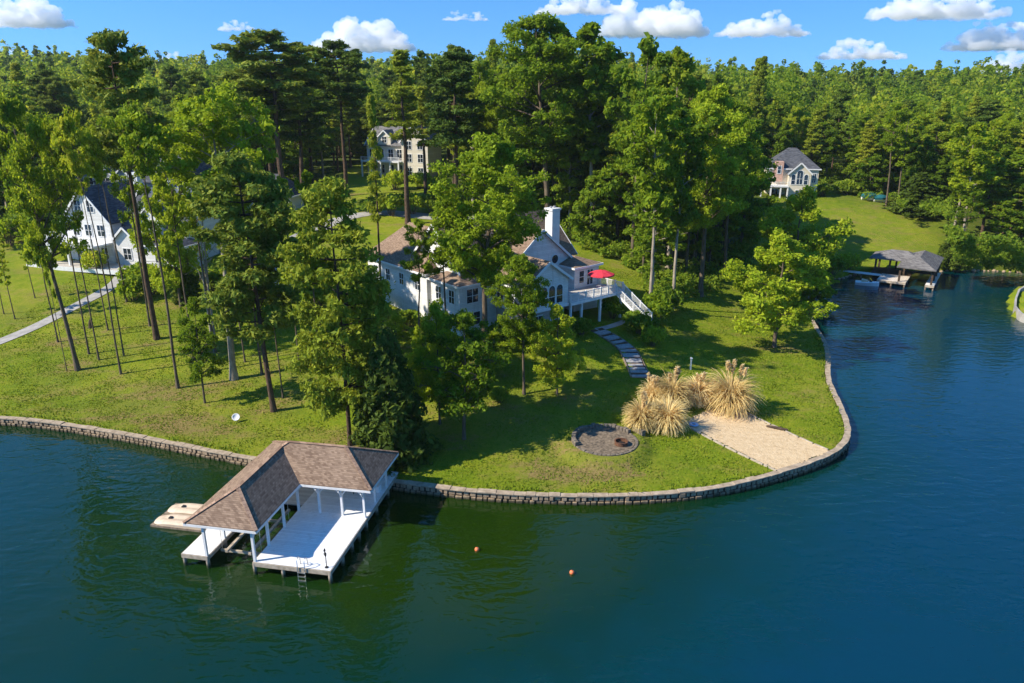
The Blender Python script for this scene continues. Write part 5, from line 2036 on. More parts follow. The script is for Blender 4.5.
DT, PT = 'deciduous_tree', 'pine_tree'
tree_px(DT, 'oak_a', 78, 370, 88, 84, 'big spreading tree with a thick grey trunk on the shore lawn before the pale path', 'tree', rot=0.0)
tree_px(DT, 'mast_a', 178, 388, 100, 52, 'tall slender tree between the gabled house and the dock, its small crown high up', 'tree')
tree_px(DT, 'small_a', 181, 306, 178, 64, 'dense bright green tree directly before the blue-grey garage', 'tree')
for px, py, top, w, lab in ((67, 371, 190, 14, 'thin bare-stemmed sapling touching the thick forked trunk'), (89, 354, 112, 30, 'slim tall tree second in the row of thin trunks before the porch'),
                            (99, 360, 120, 26, 'slim tall tree with a slight lean in the row before the porch steps'), (121, 374, 105, 34, 'slim tall tree standing lowest on the lawn in the row before the porch'),
                            (124, 356, 128, 24, 'slim tall tree closely behind the lowest one of the porch row'), (127, 302, 140, 30, 'slim tree at the end of the pale path by the porch'),
                            (245, 362, 215, 26, 'thin sapling just beside the pale thick trunk'), (283, 398, 200, 26, 'thin pale trunk standing just beside the dark leaning pine'),
                            (108, 330, 150, 24, 'slim tree on the bank below the porch posts'),
                            (196, 373, 124, 40, 'slim leafy tree between the tall slender tree and the small leaning one'), (215, 352, 132, 44, 'slim leafy tree uphill of the small leaning one'),
                            (262, 374, 158, 40, 'slim leafy tree uphill of the dark leaning pine'), (300, 373, 170, 32, 'slim leafy tree between the dark leaning pine and the dense sunlit pine'),
                            (318, 352, 165, 30, 'slim leafy tree uphill of the dense sunlit pine'), (150, 326, 118, 34, 'slim leafy tree on the bank uphill of the very tall pine'),
                            (58, 342, 165, 26, 'thin young tree close to the pale path on its lake side'), (419, 356, 214, 36, 'thin tree before the side windows of the white house'),
                            (447, 356, 196, 44, 'thin branching tree before the side gable of the white house')):
    tree_px(DT, ('mast_b' if px in (99, 124, 127) else 'slim_b' if px in (67, 245) else 'mast_a' if px < 140 else 'slim_a'), px, py, top, w, lab, 'tree', 'thin trunks on the lawn')
for px, py, top, w, lab in ((15, 319, 235, 18, 'bare young sapling on the far side of the pale path, the tallest of three'), (35, 298, 228, 16, 'bare young sapling nearest the porch on the lawn beyond the path'), (4, 314, 240, 16, 'bare young sapling at the very end of the lawn beyond the path')):
    tree_px(DT, 'slim_b', px, py, top, w, lab, 'tree', 'young saplings beyond the path')
tree_px(DT, 'small_b', 205, 403, 300, 48, 'small light green leaning tree on the shore lawn beside the dead tree', 'tree')
tree_px(DT, 'oak_h', 234, 379, 82, 112, 'broad-crowned tree with a thick pale trunk rising behind the dark leaning pine', 'tree')
tree_px(PT, 'pine_a', 157, 339, 30, 76, 'very tall pine with a dark round crown above the blue-grey house', 'pine')
tree_px(PT, 'pine_lawn', 274, 411, 152, 106, 'dark leaning pine with sparse low branches on the shore lawn', 'pine', rot=0)
tree_px(PT, 'pine_full', 350, 445, 172, 100, 'dense sunlit pine close behind the dock roof', 'pine', rot=0)
tree_px('cedar_tree', 'cedar', 392, 457, 326, 84, 'dark cone-shaped cedar by the shore wall beside the dock', 'cedar')
tree_px('cedar_tree', 'cedar', 188, 300, 252, 28, 'bluish young conifer in front of the garage', 'cedar')
tree_px(PT, 'pine_a', 286, 216, 30, 92, 'tall pine with a bare reddish trunk beside the far drive, the tallest of its group', 'pine')
tree_px(PT, 'pine_b', 304, 206, 62, 62, 'tall pine behind the tallest of the far drive group', 'pine')
tree_px(PT, 'pine_a', 274, 214, 70, 60, 'tall pine beside the cottage by the far drive', 'pine')
tree_px(PT, 'pine_a', 347, 196, 40, 58, 'tall dark pine standing alone before the gap to the cream house', 'pine')
tree_px(PT, 'pine_thin', 408, 224, 48, 42, 'thin tall pine standing in front of the cream house', 'pine')
tree_px(PT, 'pine_thin', 384, 336, 92, 22, 'thin pale pole of a pine beside the brown roof wing', 'pine')
tree_px(PT, 'pine_thin', 426, 205, 85, 30, 'thin pine beside the cream gable', 'pine')
tree_px(PT, 'pine_b', 457, 226, 48, 66, 'full dark pine at the edge of the clearing by the cream house', 'pine')
tree_px(DT, 'oak_b', 484, 357, 126, 116, 'large bright leafy tree rising before the middle of the white house', 'tree', rot=0.3)
tree_px(DT, 'small_b', 464, 439, 312, 86, 'small thick-trunked leafy tree alone at the middle of the point lawn', 'tree')
tree_px(DT, 'oak_c', 524, 394, 250, 56, 'thick-trunked darker tree on the point before the sun room', 'tree')
tree_px(DT, 'small_a', 557, 394, 306, 56, 'low bright leafy tree with a thick foot before the deck posts', 'tree')
tree_px(DT, 'small_a', 440, 424, 306, 60, 'low bushy bright tree beside the dark cedar', 'tree')
tree_px(DT, 'small_b', 396, 350, 316, 40, 'low bushy tree against the side wall of the white house', 'tree')
tree_px(DT, 'small_a', 440, 384, 326, 50, 'low bushy tree at the near corner of the white house', 'tree')
tree_px(DT, 'small_b', 492, 376, 332, 40, 'low tree under the two paired windows of the white house', 'tree')
tree_px(DT, 'oak_c', 548, 232, 6, 112, 'tallest tree of the wood, its open crown standing against the sky', 'tree')
tree_px(DT, 'poplar_c', 592, 238, 20, 74, 'very tall tree against the sky next to the tallest of the wood', 'tree')
tree_px(DT, 'poplar_b', 632, 262, 30, 70, 'tall tree behind the red umbrella', 'tree')
tree_px(DT, 'poplar_a', 668, 268, 38, 66, 'tall tree with a narrow crown behind the deck stairs', 'tree')
tree_px(DT, 'poplar_c', 650, 312, 92, 60, 'tree with a pale leaning trunk beside the deck stairs', 'tree')
tree_px(DT, 'poplar_c', 672, 308, 105, 54, 'tree with twin pale stems on the wood edge past the deck stairs', 'tree')
tree_px(DT, 'oak_b', 700, 296, 78, 92, 'broad tree leading the wood edge above the point lawn', 'tree')
tree_px(DT, 'oak_c', 724, 280, 92, 72, 'broad tree on the wood edge facing the cove', 'tree')
tree_px(DT, 'poplar_d', 740, 258, 112, 50, 'last tree of the wood edge before the meadow', 'tree')
tree_px(DT, 'small_a', 774, 347, 236, 100, 'bright low spreading tree alone on the lawn by the cove wall', 'tree')
tree_px(DT, 'small_a', 789, 304, 190, 84, 'airy taller tree standing behind the bright low one by the cove', 'tree')
tree_px(DT, 'small_b', 812, 312, 268, 46, 'low drooping tree leaning over the cove wall', 'tree')
tree_px('cedar_tree', 'cedar', 950, 266, 226, 32, 'small dark cedar on the bank beside the far boathouse', 'cedar')
tree_px('cedar_tree', 'cedar', 915, 212, 172, 52, 'dark spreading conifer at the top corner of the meadow', 'cedar')
tree_px(DT, 'slim_a', 886, 206, 100, 30, 'tall bare pale trunk at the top of the meadow beside the covered boats', 'tree')
tree_px(DT, 'slim_b', 897, 207, 108, 28, 'tall bare pale trunk at the top of the meadow, uphill of the dark conifer', 'tree')
tree_px(DT, 'poplar_c', 960, 254, 120, 46, 'birch-like tree on the bank just uphill of the small cedar', 'tree')
tree_px(DT, 'slim_a', 958, 262, 190, 26, 'slim pale-stemmed tree at the water edge behind the small cedar', 'tree')
tree_px(DT, 'edge', 748, 206, 154, 26, 'leafy tree hiding one side of the salmon turret house', 'tree')
x, y, z = gpt(214, 338)
dt_ = thing('dead_tree', 'bare grey dead tree with several thin stems before the garage', 'dead tree', (x, y, z - 0.05), 0.4)
hd = z_at(180, 214, y) - z
dt_.scale = (hd / 17 * 0.75, hd / 17 * 0.75, hd / 17)
link('trunk', DEAD, dt_)

# shrubs round the houses, the steps and the shore
SHR = [(372, 318, 34, 'shrub_b', 'round shrub beside the side wall under the brown roof wing'), (408, 330, 30, 'shrub_a', 'shrub below the side windows of the white house'), (350, 330, 38, 'shrub_c', 'bushy shrub behind the dense sunlit pine'),
       (330, 345, 34, 'shrub_b', 'shrub between the dense pine and the leaning pine'), (504, 346, 32, 'shrub_a', 'shrub in front of the house basement windows'), (528, 350, 34, 'shrub_c', 'pale shrub before the sun room basement'),
       (556, 346, 30, 'shrub_b', 'shrub at the foot of the deck posts'), (582, 335, 26, 'shrub_a', 'shrub where the steps meet the deck'), (612, 318, 28, 'shrub_b', 'shrub under the raised deck'),
       (640, 334, 34, 'shrub_a', 'mounded shrub uphill of the stone landing'), (655, 322, 40, 'shrub_b', 'large shrub at the foot of the deck stairs'), (652, 346, 24, 'shrub_c', 'small shrub beside the upper stone steps'),
       (665, 312, 36, 'shrub_a', 'shrub under the pale leaning trunk'), (140, 285, 36, 'shrub_b', 'shrub at the end of the pale path'), (150, 295, 34, 'shrub_a', 'dark shrub below the garage on the bank'),
       (135, 300, 28, 'shrub_c', 'low shrub below the porch pier'), (96, 272, 26, 'shrub_c', 'light shrub against the porch'), (212, 290, 40, 'shrub_b', 'shrub in front of the dead tree line by the van'),
       (240, 300, 40, 'shrub_a', 'shrub before the bonnet of the white van'), (300, 296, 40, 'shrub_b', 'shrub by the rear of the white van'), (320, 310, 44, 'shrub_a', 'wide shrub between the van and the brown roof wing'),
       (280, 318, 40, 'shrub_c', 'wide low shrub in front of the white van'), (255, 330, 36, 'shrub_b', 'shrub behind the pale thick trunk'), (470, 395, 28, 'shrub_c', 'low shrub beside the large bright tree'),
       (500, 402, 24, 'shrub_a', 'low shrub between two thick trunks on the point'), (440, 395, 34, 'shrub_b', 'shrub beside the low bushy bright tree'), (412, 378, 36, 'shrub_c', 'shrub uphill of the dark cedar'),
       (846, 270, 24, 'shrub_c', 'light shrub on the cove bank by the gangway'), (832, 276, 26, 'shrub_a', 'shrub hanging over the cove corner'), (822, 196, 18, 'shrub_b', 'shrub against the turret house wall'), (846, 194, 22, 'shrub_a', 'shrub along the meadow top beside the turret house'),
       (1012, 321, 16, 'shrub_c', 'low light shrub on the small grassy point'), (1006, 306, 16, 'shrub_c', 'yellowish tuft on the tip of the small grassy point'), (392, 216, 30, 'shrub_b', 'dark hedge-like shrub beyond the brown roof in the clearing'),
       (412, 214, 30, 'shrub_b', 'dark shrub in the clearing below the cream gable'), (432, 213, 28, 'shrub_a', 'shrub at the far side of the clearing'), (372, 214, 28, 'shrub_a', 'shrub at the near side of the clearing by the drive'),
       (395, 190, 26, 'shrub_c', 'light shrub below the cream house balcony'), (420, 188, 24, 'shrub_c', 'light shrub below the cream gable wall'), (440, 196, 26, 'shrub_b', 'shrub beside the full dark pine'),
       (8, 246, 44, 'shrub_b', 'dark shrub at the far edge of the lawn beyond the path'), (40, 240, 40, 'shrub_a', 'dark shrub beside the balcony of the gabled house'), (30, 236, 40, 'shrub_b', 'shrub at the wood edge behind the young saplings')]
for px, py, wpx, key, lab in SHR:
    x, y, z = gpt(px, py)
    w_ = wpx * math.hypot(y, CAM_H - z) / F_PX
    plant('shrub', key, x, y, z - 0.05, w_ * rnd.uniform(0.55, 0.75), w_, lab, 'shrub', 'garden shrubs')

# ------------------------------------------------------------------ pampas grass


def pampas(seed, R, Hh, nb, npl):
    rs = np.random.RandomState(seed)
    n, sg = nb, 6
    az = rs.uniform(0, 6.28, n)
    th0 = np.radians(rs.uniform(18, 84, n))                 # how steeply a blade leaves the crown
    L_ = R * rs.uniform(0.95, 1.5, n) * (0.75 + 0.35 * np.sin(th0))
    curl = np.radians(rs.uniform(75, 135, n))
    w_ = rs.uniform(0.07, 0.14, n)
    tt = np.linspace(0, 1, sg + 1)
    ang = th0[:, None] - curl[:, None] * tt[None, :] ** 1.6
    dl = L_[:, None] / sg
    rad_ = 0.12 + np.concatenate([np.zeros((n, 1)), np.cumsum(np.cos(ang[:, :-1]) * dl, 1)], 1)
    zz = 0.25 * Hh * rs.uniform(0, 1, (n, 1)) + np.concatenate([np.zeros((n, 1)), np.cumsum(np.sin(ang[:, :-1]) * dl, 1)], 1) * (Hh / R) * 0.9
    zz = np.maximum(zz, 0.02)
    wob = rs.normal(0, 0.10, (n, 1)) * tt[None, :] ** 2
    ca, sa = np.cos(az)[:, None], np.sin(az)[:, None]
    px_ = rad_ * ca - wob * sa
    py_ = rad_ * sa + wob * ca
    wd_ = w_[:, None] * (1 - 0.8 * tt[None, :]) / 2
    tw = rs.uniform(-0.5, 0.5, n)[:, None]
    sx, sy, sz = -sa * np.cos(tw), ca * np.cos(tw), np.sin(tw) * np.ones_like(ca)
    A = np.stack([px_ - sx * wd_, py_ - sy * wd_, zz - sz * wd_], -1)
    Bb = np.stack([px_ + sx * wd_, py_ + sy * wd_, zz + sz * wd_], -1)
    Vv = np.stack([A, Bb], 2).reshape(-1, 3)
    k = (np.arange(n)[:, None] * (sg + 1) + np.arange(sg)[None, :]).ravel() * 2
    Qq = np.stack([k, k + 1, k + 3, k + 2], 1)
    blades = mesh_np('blades', Vv, Qq, M['pampas'])
    plumes = []
    for i in range(npl):
        a, r = rs.uniform(0, 6.28), rs.uniform(0.1, R * 0.45)
        b0 = np.array([r * 0.3 * math.cos(a), r * 0.3 * math.sin(a), 0.2])
        e = np.array([r * math.cos(a), r * math.sin(a), Hh * rs.uniform(1.2, 1.55)])
        Vt, Qt = [], []
        tube_np(Vt, Qt, np.stack([b0, (b0 + e) / 2, e]), [0.02, 0.016, 0.01], 4)
        m_ = 110
        u = rs.uniform(0, 1, m_)
        C = e + np.outer(u - 0.75, (e - b0) / np.linalg.norm(e - b0)) * 0.75 + rs.normal(0, 0.055, (m_, 3))
        lv, lq = leaf_cards(rs, C, None, 0.13, 2.6, 0.9, None, 0.5)
        vt, qt = np.vstack(Vt), np.vstack(Qt)
        plumes.append(mesh_np('plume', np.vstack([vt, lv]), np.vstack([qt, lq + len(vt)]), M['plume']))
    return blades, plumes


for px, py, wpx, hpx, npl, seed, lab in ((641, 427, 32, 32, 5, 1, 'straw-coloured clump of dry pampas grass nearest the fire circle'), (667, 428, 38, 36, 0, 2, 'dense straw-coloured pampas clump beside the blue ring'),
                                         (671, 405, 40, 36, 4, 3, 'duller dry pampas clump at the foot of the stone steps'), (697, 401, 36, 30, 3, 4, 'dull smaller pampas clump in the middle of the row before the white post'),
                                         (729, 408, 54, 44, 8, 5, 'biggest bright dry pampas clump at the top corner of the sand'), (652, 402, 26, 26, 6, 6, 'small clump of pampas with tall plumes behind the fire circle clump')):
    x, y, z = gpt(px, py)
    k = math.hypot(y, CAM_H - z) / F_PX
    bl_, pls = pampas(seed, wpx * k / 2, hpx * k * 0.72, 1150 if wpx > 30 else 650, npl)
    p = thing('pampas_grass', lab, 'pampas grass', (x, y, z - 0.03), 0, 'dry pampas clumps by the sand')
    link('blades', bl_, p)
    for q in pls:
        link('plume', q, p)
# stone kerb behind the sand
c = gpt(712, 401)
mb = MB()
for k in range(6):
    mb.box(-1.5 + k * 0.5, -1.05 + k * 0.5, -0.16, 0.16, -0.2, rnd.uniform(0.2, 0.32))
tag(mb.build('stone_kerb', M['bluestone'], loc=c, rotz=math.radians(12), bevel=0.03), 'short row of grey stones between the pampas clumps at the head of the sand', 'kerb')

# ------------------------------------------------------------------ the woods
rs = np.random.RandomState(99)
cand = []
yy = 84.0
while yy < 330:
    step = 5.2 + (yy - 84) * 0.012
    half = yy * 0.78 + 16
    xx = -half
    while xx < half:
        cand.append((xx + rs.uniform(-0.42, 0.42) * step, yy + rs.uniform(-0.42, 0.42) * step))
        xx += step
    yy += step * 0.9
cand = np.array(cand)
cz = ground_z(cand[:, 0], cand[:, 1])
ok = forest_mask(cand[:, 0], cand[:, 1], cz) & (poly_sd(cand[:, 0], cand[:, 1], LAND) > 2.5)
for ox, oy, r in ((nx_, ny_ + 5, 15), (bx_ + 1, by_ + 4, 15), (x, y, 0)):
    ok &= np.hypot(cand[:, 0] - ox, cand[:, 1] - oy) > r
for o in (C, R):
    ok &= np.hypot(cand[:, 0] - o.location.x, cand[:, 1] - o.location.y - 4) > 13
ok &= ~((cand[:, 0] > R.location.x - 36) & (cand[:, 0] < R.location.x) & (np.abs(cand[:, 1] - R.location.y + 4) < 13))
for ch_ in list(COL.objects):
    if ch_.parent is None and ch_.name.startswith(('deciduous_tree', 'pine_tree', 'cottage', 'garage')):
        ok &= np.hypot(cand[:, 0] - ch_.location.x, cand[:, 1] - ch_.location.y) > (7.5 if ch_.name.startswith(('cot', 'gar')) else 2.6)
cand, cz = cand[ok], cz[ok]
# keep the view line to the cream house open
cpx, cpy = proj(cand[:, 0], cand[:, 1], cz)
keep = ~((cpx > 368) & (cpx < 446) & (cand[:, 1] < 205)) & ~((cpx > 738) & (cpx < 838) & (cand[:, 1] < 178)) & ~((cpx > 60) & (cpx < 172) & (cand[:, 1] < 150))
cand, cz, cpx, cpy = cand[keep], cz[keep], cpx[keep], cpy[keep]
order = np.argsort(np.hypot(cand[:, 0], cand[:, 1]))
ND, NP = 300 - COUNT.get(DT, 0), 150
far = []
nd = npn = 0
LAB = {
    'L': ('leafy tree in the wood behind the houses on the slope with the gabled house', 'pine in the wood behind the houses on the slope with the gabled house', 'wood behind the gabled house'),
    'M': ('leafy tree in the dense wood behind the large white lakeside house', 'pine in the dense wood behind the large white lakeside house', 'wood behind the white house'),
    'R': ('leafy tree in the hillside wood above the meadow and the far boathouse', 'pine in the hillside wood above the meadow and the far boathouse', 'hillside wood above the meadow'),
}
for i in order:
    x, y, z, px = cand[i, 0], cand[i, 1], cz[i], cpx[i]
    zone = 'L' if px < 400 else ('M' if px < 790 else 'R')
    inview = -60 < px < 1085
    pine_p = 0.22 + (0.25 if 250 < px < 470 else 0) + (0.12 if px > 860 else 0)
    is_p = rs.uniform() < pine_p
    d_edge = cpy[i] - (interp_line(px, L_MID) if 440 <= px <= 774 else interp_line(px, L_RIGHT) if px >= 820 else interp_line(px, L_LEFT))
    H = rs.uniform(15, 27.5) * (0.86 if zone == 'L' else 1.0) * (0.74 if zone == 'R' else 1.0)
    if inview and is_p and npn < NP:
        npn += 1
        plant(PT, ('pine_a', 'pine_b', 'pine_c')[rs.randint(3)], x, y, z, H * rs.uniform(0.98, 1.18), rs.uniform(6, 8.4), LAB[zone][1], 'pine', LAB[zone][2] + ', pines')
    elif inview and not is_p and nd < ND:
        nd += 1
        near_edge = d_edge > -9 and rs.uniform() < 0.65
        key = 'edge' if near_edge else ('poplar_a', 'poplar_b', 'poplar_c', 'poplar_d', 'oak_b')[rs.randint(5)]
        h = rs.uniform(9, 15) if near_edge else H
        plant(DT, key, x, y, z, h, rs.uniform(5.4, 9.6), LAB[zone][0], 'tree', LAB[zone][2])
    else:
        far.append((x, y, z, H, is_p))
print('FOREST individual', nd, npn, 'rest', len(far))
# far wood as one mass of many small crowns
yy = 330.0
while yy < 1150:
    step = 7.0 + (yy - 330) * 0.012
    half = yy * 0.75 + 30
    xx = -half
    while xx < half:
        a, b = xx + rs.uniform(-0.45, 0.45) * step, yy + rs.uniform(-0.45, 0.45) * step
        far.append((a, b, None, rs.uniform(12, 25) if rs.uniform() < 0.93 else rs.uniform(25, 30), rs.uniform() < 0.32))
        xx += step
    yy += step * 0.9
fa = np.array([(f[0], f[1], np.nan if f[2] is None else f[2], f[3], f[4]) for f in far], float)
miss = np.isnan(fa[:, 2])
fa[miss, 2] = ground_z(fa[miss, 0], fa[miss, 1])
fpx, fpy = proj(fa[:, 0], fa[:, 1], fa[:, 2])
fa = fa[(fpx > -90) & (fpx < 1120)]
print('far crowns', len(fa))
for kind_i, (nm, mt) in enumerate((('distant_broadleaf_woods', 'leaf_forest'), ('distant_pine_woods', 'needle'))):
    S = fa[fa[:, 4] == kind_i]
    Vs, Qs, Ts, off = [], [], [], 0
    for (x, y, z, H, p) in S:
        dist = math.hypot(x, y)
        lf = max(0.6, dist * 0.0021)
        n = int(np.clip(420 * (260 / dist) ** 1.1, 70, 520))
        Rr = rs.uniform(2.4, 4.8) if not p else rs.uniform(1.8, 3.0)
        nc = 12
        c0 = np.column_stack([rs.normal(0, Rr * 0.48, nc), rs.normal(0, Rr * 0.48, nc), np.linspace(0.36, 0.93, nc) * H + rs.normal(0, 0.035 * H, nc)])
        c0[-1, :2] *= 0.2
        c0[:, :2] *= (1.15 - (c0[:, 2:3] / H) ** 2.2 * (0.75 if not p else 1.02))
        P_, d_ = clump_points(rs, c0 + [x, y, z], rs.uniform(0.32, 0.52, nc) * Rr, max(4, n // nc), 0.8, 0.6)
        lv, lq = leaf_cards(rs, P_, None, lf, 1.5, 0.5, d_ * 0.8, 0.6)
        Vs.append(lv)
        Qs.append(lq + off)
        off += len(lv)
        Ts.append(np.full(len(lv), rs.normal(-0.03, 0.13)))
    me = mesh_np(nm, np.vstack(Vs), np.vstack(Qs), M[mt])
    ta = me.attributes.new('tint', 'FLOAT', 'POINT')
    ta.data.foreach_set('value', np.concatenate(Ts).astype(np.float32))
    o = link(nm, me)
    o['kind'] = 'stuff'

# undergrowth under the wood edge
U = []
for _ in range(9000):
    px, py = rs.uniform(-40, 1060), rs.uniform(165, 312)
    lim = interp_line(px, L_MID) if 440 <= px <= 774 else interp_line(px, L_RIGHT) if px >= 820 else interp_line(px, L_LEFT) if px < 372 else -1
    if lim < 0 or py > lim + 1.5 or py < lim - 26:
        continue
    U.append((px, py))
U = U[:900]
Cc = []
for px, py in U:
    x, y = at(px, py, 8)
    for _ in range(2):
        zz_ = float(ground_z(x, y)[0])
        x, y = at(px, py, zz_)
    Cc.append((x, y, zz_))
Cc = np.array(Cc)
uh, vh = house_local(Cc[:, 0], Cc[:, 1])
Cc = Cc[~((uh > -1.5) & (uh < 24) & (vh > -8) & (vh < 22))]
rad_ = rs.uniform(0.6, 1.5, len(Cc))
P_, d_ = clump_points(rs, Cc + np.column_stack([rad_ * 0, rad_ * 0, rad_ * 0.55]), rad_, 90, 0.8, 0.4)
lv, lq = leaf_cards(rs, P_, None, 0.32, 1.6, 0.5, d_ * 0.6)
o = link('undergrowth', mesh_np('undergrowth', lv, lq, M['shrub']))
o['kind'] = 'stuff'

# ------------------------------------------------------------------ grass tufts on the lawns
rs = np.random.RandomState(123)
gxy = np.column_stack([rs.uniform(-62, 48, 260000), rs.uniform(46, 112, 260000)])
sd1 = poly_sd(gxy[:, 0], gxy[:, 1], LAND)
gpx, gpy = proj(gxy[:, 0], gxy[:, 1], 2.0)
nzv = np.sin(gxy[:, 0] * 0.9 + 1.3 * np.sin(gxy[:, 1] * 0.5)) * np.cos(gxy[:, 1] * 1.1 + np.sin(gxy[:, 0] * 0.6)) + rs.normal(0, 0.6, len(gxy))
okg = (sd1 > 0.52) & (gpx > -30) & (gpx < 1050) & (nzv > -0.35) & (np.hypot(gxy[:, 0] - FCX, gxy[:, 1] - FCY) > 3.1)
uh, vh = house_local(gxy[:, 0], gxy[:, 1])
okg &= ~((uh > 0) & (uh < 22) & (vh > -6) & (vh < 21))
sq = [g2(683, 425), g2(722, 400.5), g2(833, 453.5), g2(779, 475)]
okg &= poly_sd(gxy[:, 0], gxy[:, 1], np.array(sq)) < -0.15
for pts, wd_ in ((spx, 1.15), ([(-40, 357), (0, 342), (40, 325), (80, 304), (100, 294), (116, 284), (124, 272)], 1.0), ([(596, 330), (606, 328), (616, 325), (628, 320.5)], 0.6)):
    ln = np.array([g2(*p) for p in pts])
    for a, b in zip(ln[:-1], ln[1:]):
        ab = b - a
        tpar = np.clip(((gxy - a) @ ab) / (ab @ ab), 0, 1)
        okg &= np.hypot(*(gxy - a - tpar[:, None] * ab).T) > wd_
gxy = gxy[okg]
gz = ground_z(gxy[:, 0], gxy[:, 1])
n = len(gxy)
a = rs.uniform(0, 6.28, n)
hh = rs.uniform(0.035, 0.115, n) * np.where(nzv[okg] > 0.9, 1.5, 1.0) * np.where(sd1[okg] < 1.0, 2.6, 1.0)
ww = rs.uniform(0.03, 0.085, n)
ln_ = rs.normal(0, 0.6, (n, 2)) * hh[:, None]
sx, sy = np.cos(a) * ww, np.sin(a) * ww
b0 = np.column_stack([gxy[:, 0] - sx, gxy[:, 1] - sy, gz - 0.02])
b1 = np.column_stack([gxy[:, 0] + sx, gxy[:, 1] + sy, gz - 0.02])
t1 = np.column_stack([gxy[:, 0] + sx * 0.5 + ln_[:, 0], gxy[:, 1] + sy * 0.5 + ln_[:, 1], gz + hh])
t0 = np.column_stack([gxy[:, 0] - sx * 0.5 + ln_[:, 0], gxy[:, 1] - sy * 0.5 + ln_[:, 1], gz + hh])
gv = np.stack([b0, b1, t1, t0], 1).reshape(-1, 3)
o = link('grass', mesh_np('grass', gv, np.arange(4 * n).reshape(-1, 4), M['grass_blade']))
o['kind'] = 'stuff'
print('grass', n)

# pine straw and bare soil round the feet of the lawn trees
gxr, gyr = GX.ravel(), GY.ravel()
for fx, fy in LAWN_FEET:
    rr_ = rs.uniform(1.3, 2.6)
    sel = (np.abs(gxr - fx) < 6) & (np.abs(gyr - fy) < 6)
    ex = rs.uniform(-0.4, 0.6), rs.uniform(-0.3, 0.3)
    dryv[sel] = np.maximum(dryv[sel], 0.85 * np.exp(-(((gxr[sel] - fx - ex[0]) / (rr_ * 1.3)) ** 2 + ((gyr[sel] - fy - ex[1]) / rr_) ** 2)))
GROUND_ME.attributes['dry'].data.foreach_set('value', np.clip(dryv, 0, 1).astype(np.float32))
# ------------------------------------------------------------------ clouds: heaped puffs of scattering vapour far behind the hills
t = NT('cloud_vapour')
t.t.nodes.remove(t.b)
vs_ = t.n('ShaderNodeVolumeScatter')
vs_.inputs['Color'].default_value = (1, 1, 1, 1)
vs_.inputs['Density'].default_value = 0.02
vs_.inputs['Anisotropy'].default_value = 0.0
t.l(vs_.outputs[0], t.t.nodes['Material Output'].inputs['Volume'])
try:
    t.m.volume_intersection_method = 'ACCURATE'
except Exception:
    pass
M['cloud'] = t.m
ico = bpy.data.meshes.new('puff')
import bmesh
bm_ = bmesh.new()
bmesh.ops.create_icosphere(bm_, subdivisions=2, radius=1.0)
bm_.to_mesh(ico)
bm_.free()
IV = np.array([v.co[:] for v in ico.vertices])
IF = np.array([p.vertices[:] for p in ico.polygons])
bpy.data.meshes.remove(ico)
tex = bpy.data.textures.new('cloud_billow', 'CLOUDS')
tex.noise_scale = 45.0
tex.noise_depth = 4
tex2 = bpy.data.textures.new('cloud_wisp', 'CLOUDS')
tex2.noise_scale = 14.0
tex2.noise_depth = 2
CL_D = 4200.0


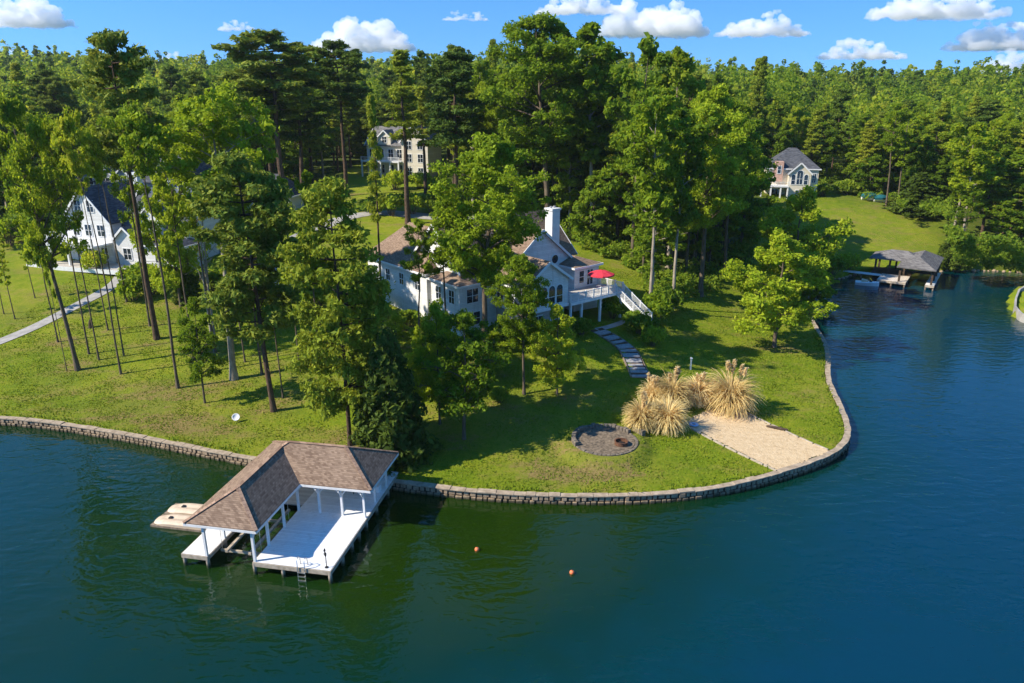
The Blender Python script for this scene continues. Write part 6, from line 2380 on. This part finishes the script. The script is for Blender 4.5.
def cloud(px, py, w, h, seed, label, CL_D=4200.0):
    rs = np.random.RandomState(seed)
    d = ray(px, py + h / 2)
    k = CL_D / d[1]
    base = Vector((d[0] * k, CL_D, CAM_H + d[2] * k))
    m = k / F_PX * math.hypot(d[1], 0) * 1.0 * (1 / math.cos(PITCH)) ** 0
    W, Hh = w * k / F_PX, h * k / F_PX
    n = int(34 + w * 0.75)
    Vv, Ff = [], []
    hp = [rs.uniform(-0.3, 0.3), rs.uniform(0.12, 0.4), rs.uniform(-0.45, -0.1)]
    for i in range(n):
        x = rs.uniform(-0.5, 0.5)
        env = max(0.10, (1 - (2 * x) ** 2)) ** 0.7 * (0.6 + 0.4 * max(math.exp(-((x - q) / 0.16) ** 2) for q in hp))
        z = rs.uniform(0.02, 1.0) ** 1.25 * env
        r = (0.09 + 0.14 * env) * Hh * rs.uniform(0.6, 1.25) * (1.15 - 0.45 * z)
        c = np.array([x * W * 0.94, rs.uniform(-0.28, 0.28) * W * 0.6, max(z * Hh - r * 0.55, r * 0.45)])
        P = IV * r * np.array([1.35, 1.2, 0.85]) + c
        P[:, 2] = np.where(P[:, 2] < 0, P[:, 2] * 0.35, P[:, 2])
        Ff.append(IF + len(IV) * i)
        Vv.append(P)
    me = mesh_np('cloud', np.vstack(Vv), np.zeros((0, 4), int), M['cloud'], tris=np.vstack(Ff))
    o = link('cloud', me)
    o.location = base
    rm = o.modifiers.new('merge', 'REMESH')
    rm.mode = 'VOXEL'
    rm.voxel_size = max(3.0, Hh * 0.028)
    for tx, st in ((tex, Hh * 0.22), (tex2, min(Hh * 0.12, 16))):
        dm_ = o.modifiers.new('billow', 'DISPLACE')
        dm_.texture = tx
        dm_.texture_coords = 'GLOBAL'
        dm_.strength = st
        dm_.mid_level = 0.55
    tag(o, label, 'cloud', 'fair weather clouds')
    return o


for args in ((30, 11, 84, 32, 1, 'bright cloud at the upper corner of the sky above the big spreading tree'), (95, 39, 20, 7, 2, 'tiny wisp of cloud just beside the corner cloud'), (237, 25, 42, 11, 3, 'small flat cloud between the two tall pines'),
             (363, 33, 108, 36, 4, 'broad white cloud above the pine standing before the cream house'), (18, 53, 32, 9, 5, 'low cloud sliver resting on the hill behind the big spreading tree'), (172, 56, 30, 12, 6, 'low cloud peeping beside the very tall pine'),
             (466, 15, 48, 11, 7, 'small long cloud beside the tallest tree of the wood'), (578, 2, 90, 24, 8, 'cloud touching the top of the picture above the tallest tree'), (652, 15, 116, 42, 9, 'large heaped cloud behind the tops of the tall wood'),
             (762, 23, 92, 26, 10, 'oval white cloud alone above the hillside wood'), (860, 48, 90, 22, 11, 'flat cloud low over the hillside wood'), (932, 2, 140, 32, 12, 'long cloud cut by the top of the picture over the meadow hill'),
             (994, 35, 100, 30, 13, 'large puffed cloud above the cove end of the hill'), (1008, 60, 66, 24, 14, 'lowest cloud just over the hill crest by the cove', 3300.0)):
    cloud(*args)

# ------------------------------------------------------------------ thin summer haze
t = NT('summer_haze')
t.t.nodes.remove(t.b)
pv = t.n('ShaderNodeVolumePrincipled')
pv.inputs['Color'].default_value = (0.82, 0.90, 1.0, 1)
pv.inputs['Density'].default_value = 0.00008
pv.inputs['Anisotropy'].default_value = 0.2
t.l(pv.outputs[0], t.t.nodes['Material Output'].inputs['Volume'])
m = MB()
m.box(-5200, 5200, -4700, 3000, -4.0, 92.0)
o = m.build('haze', t.m)
o['kind'] = 'stuff'
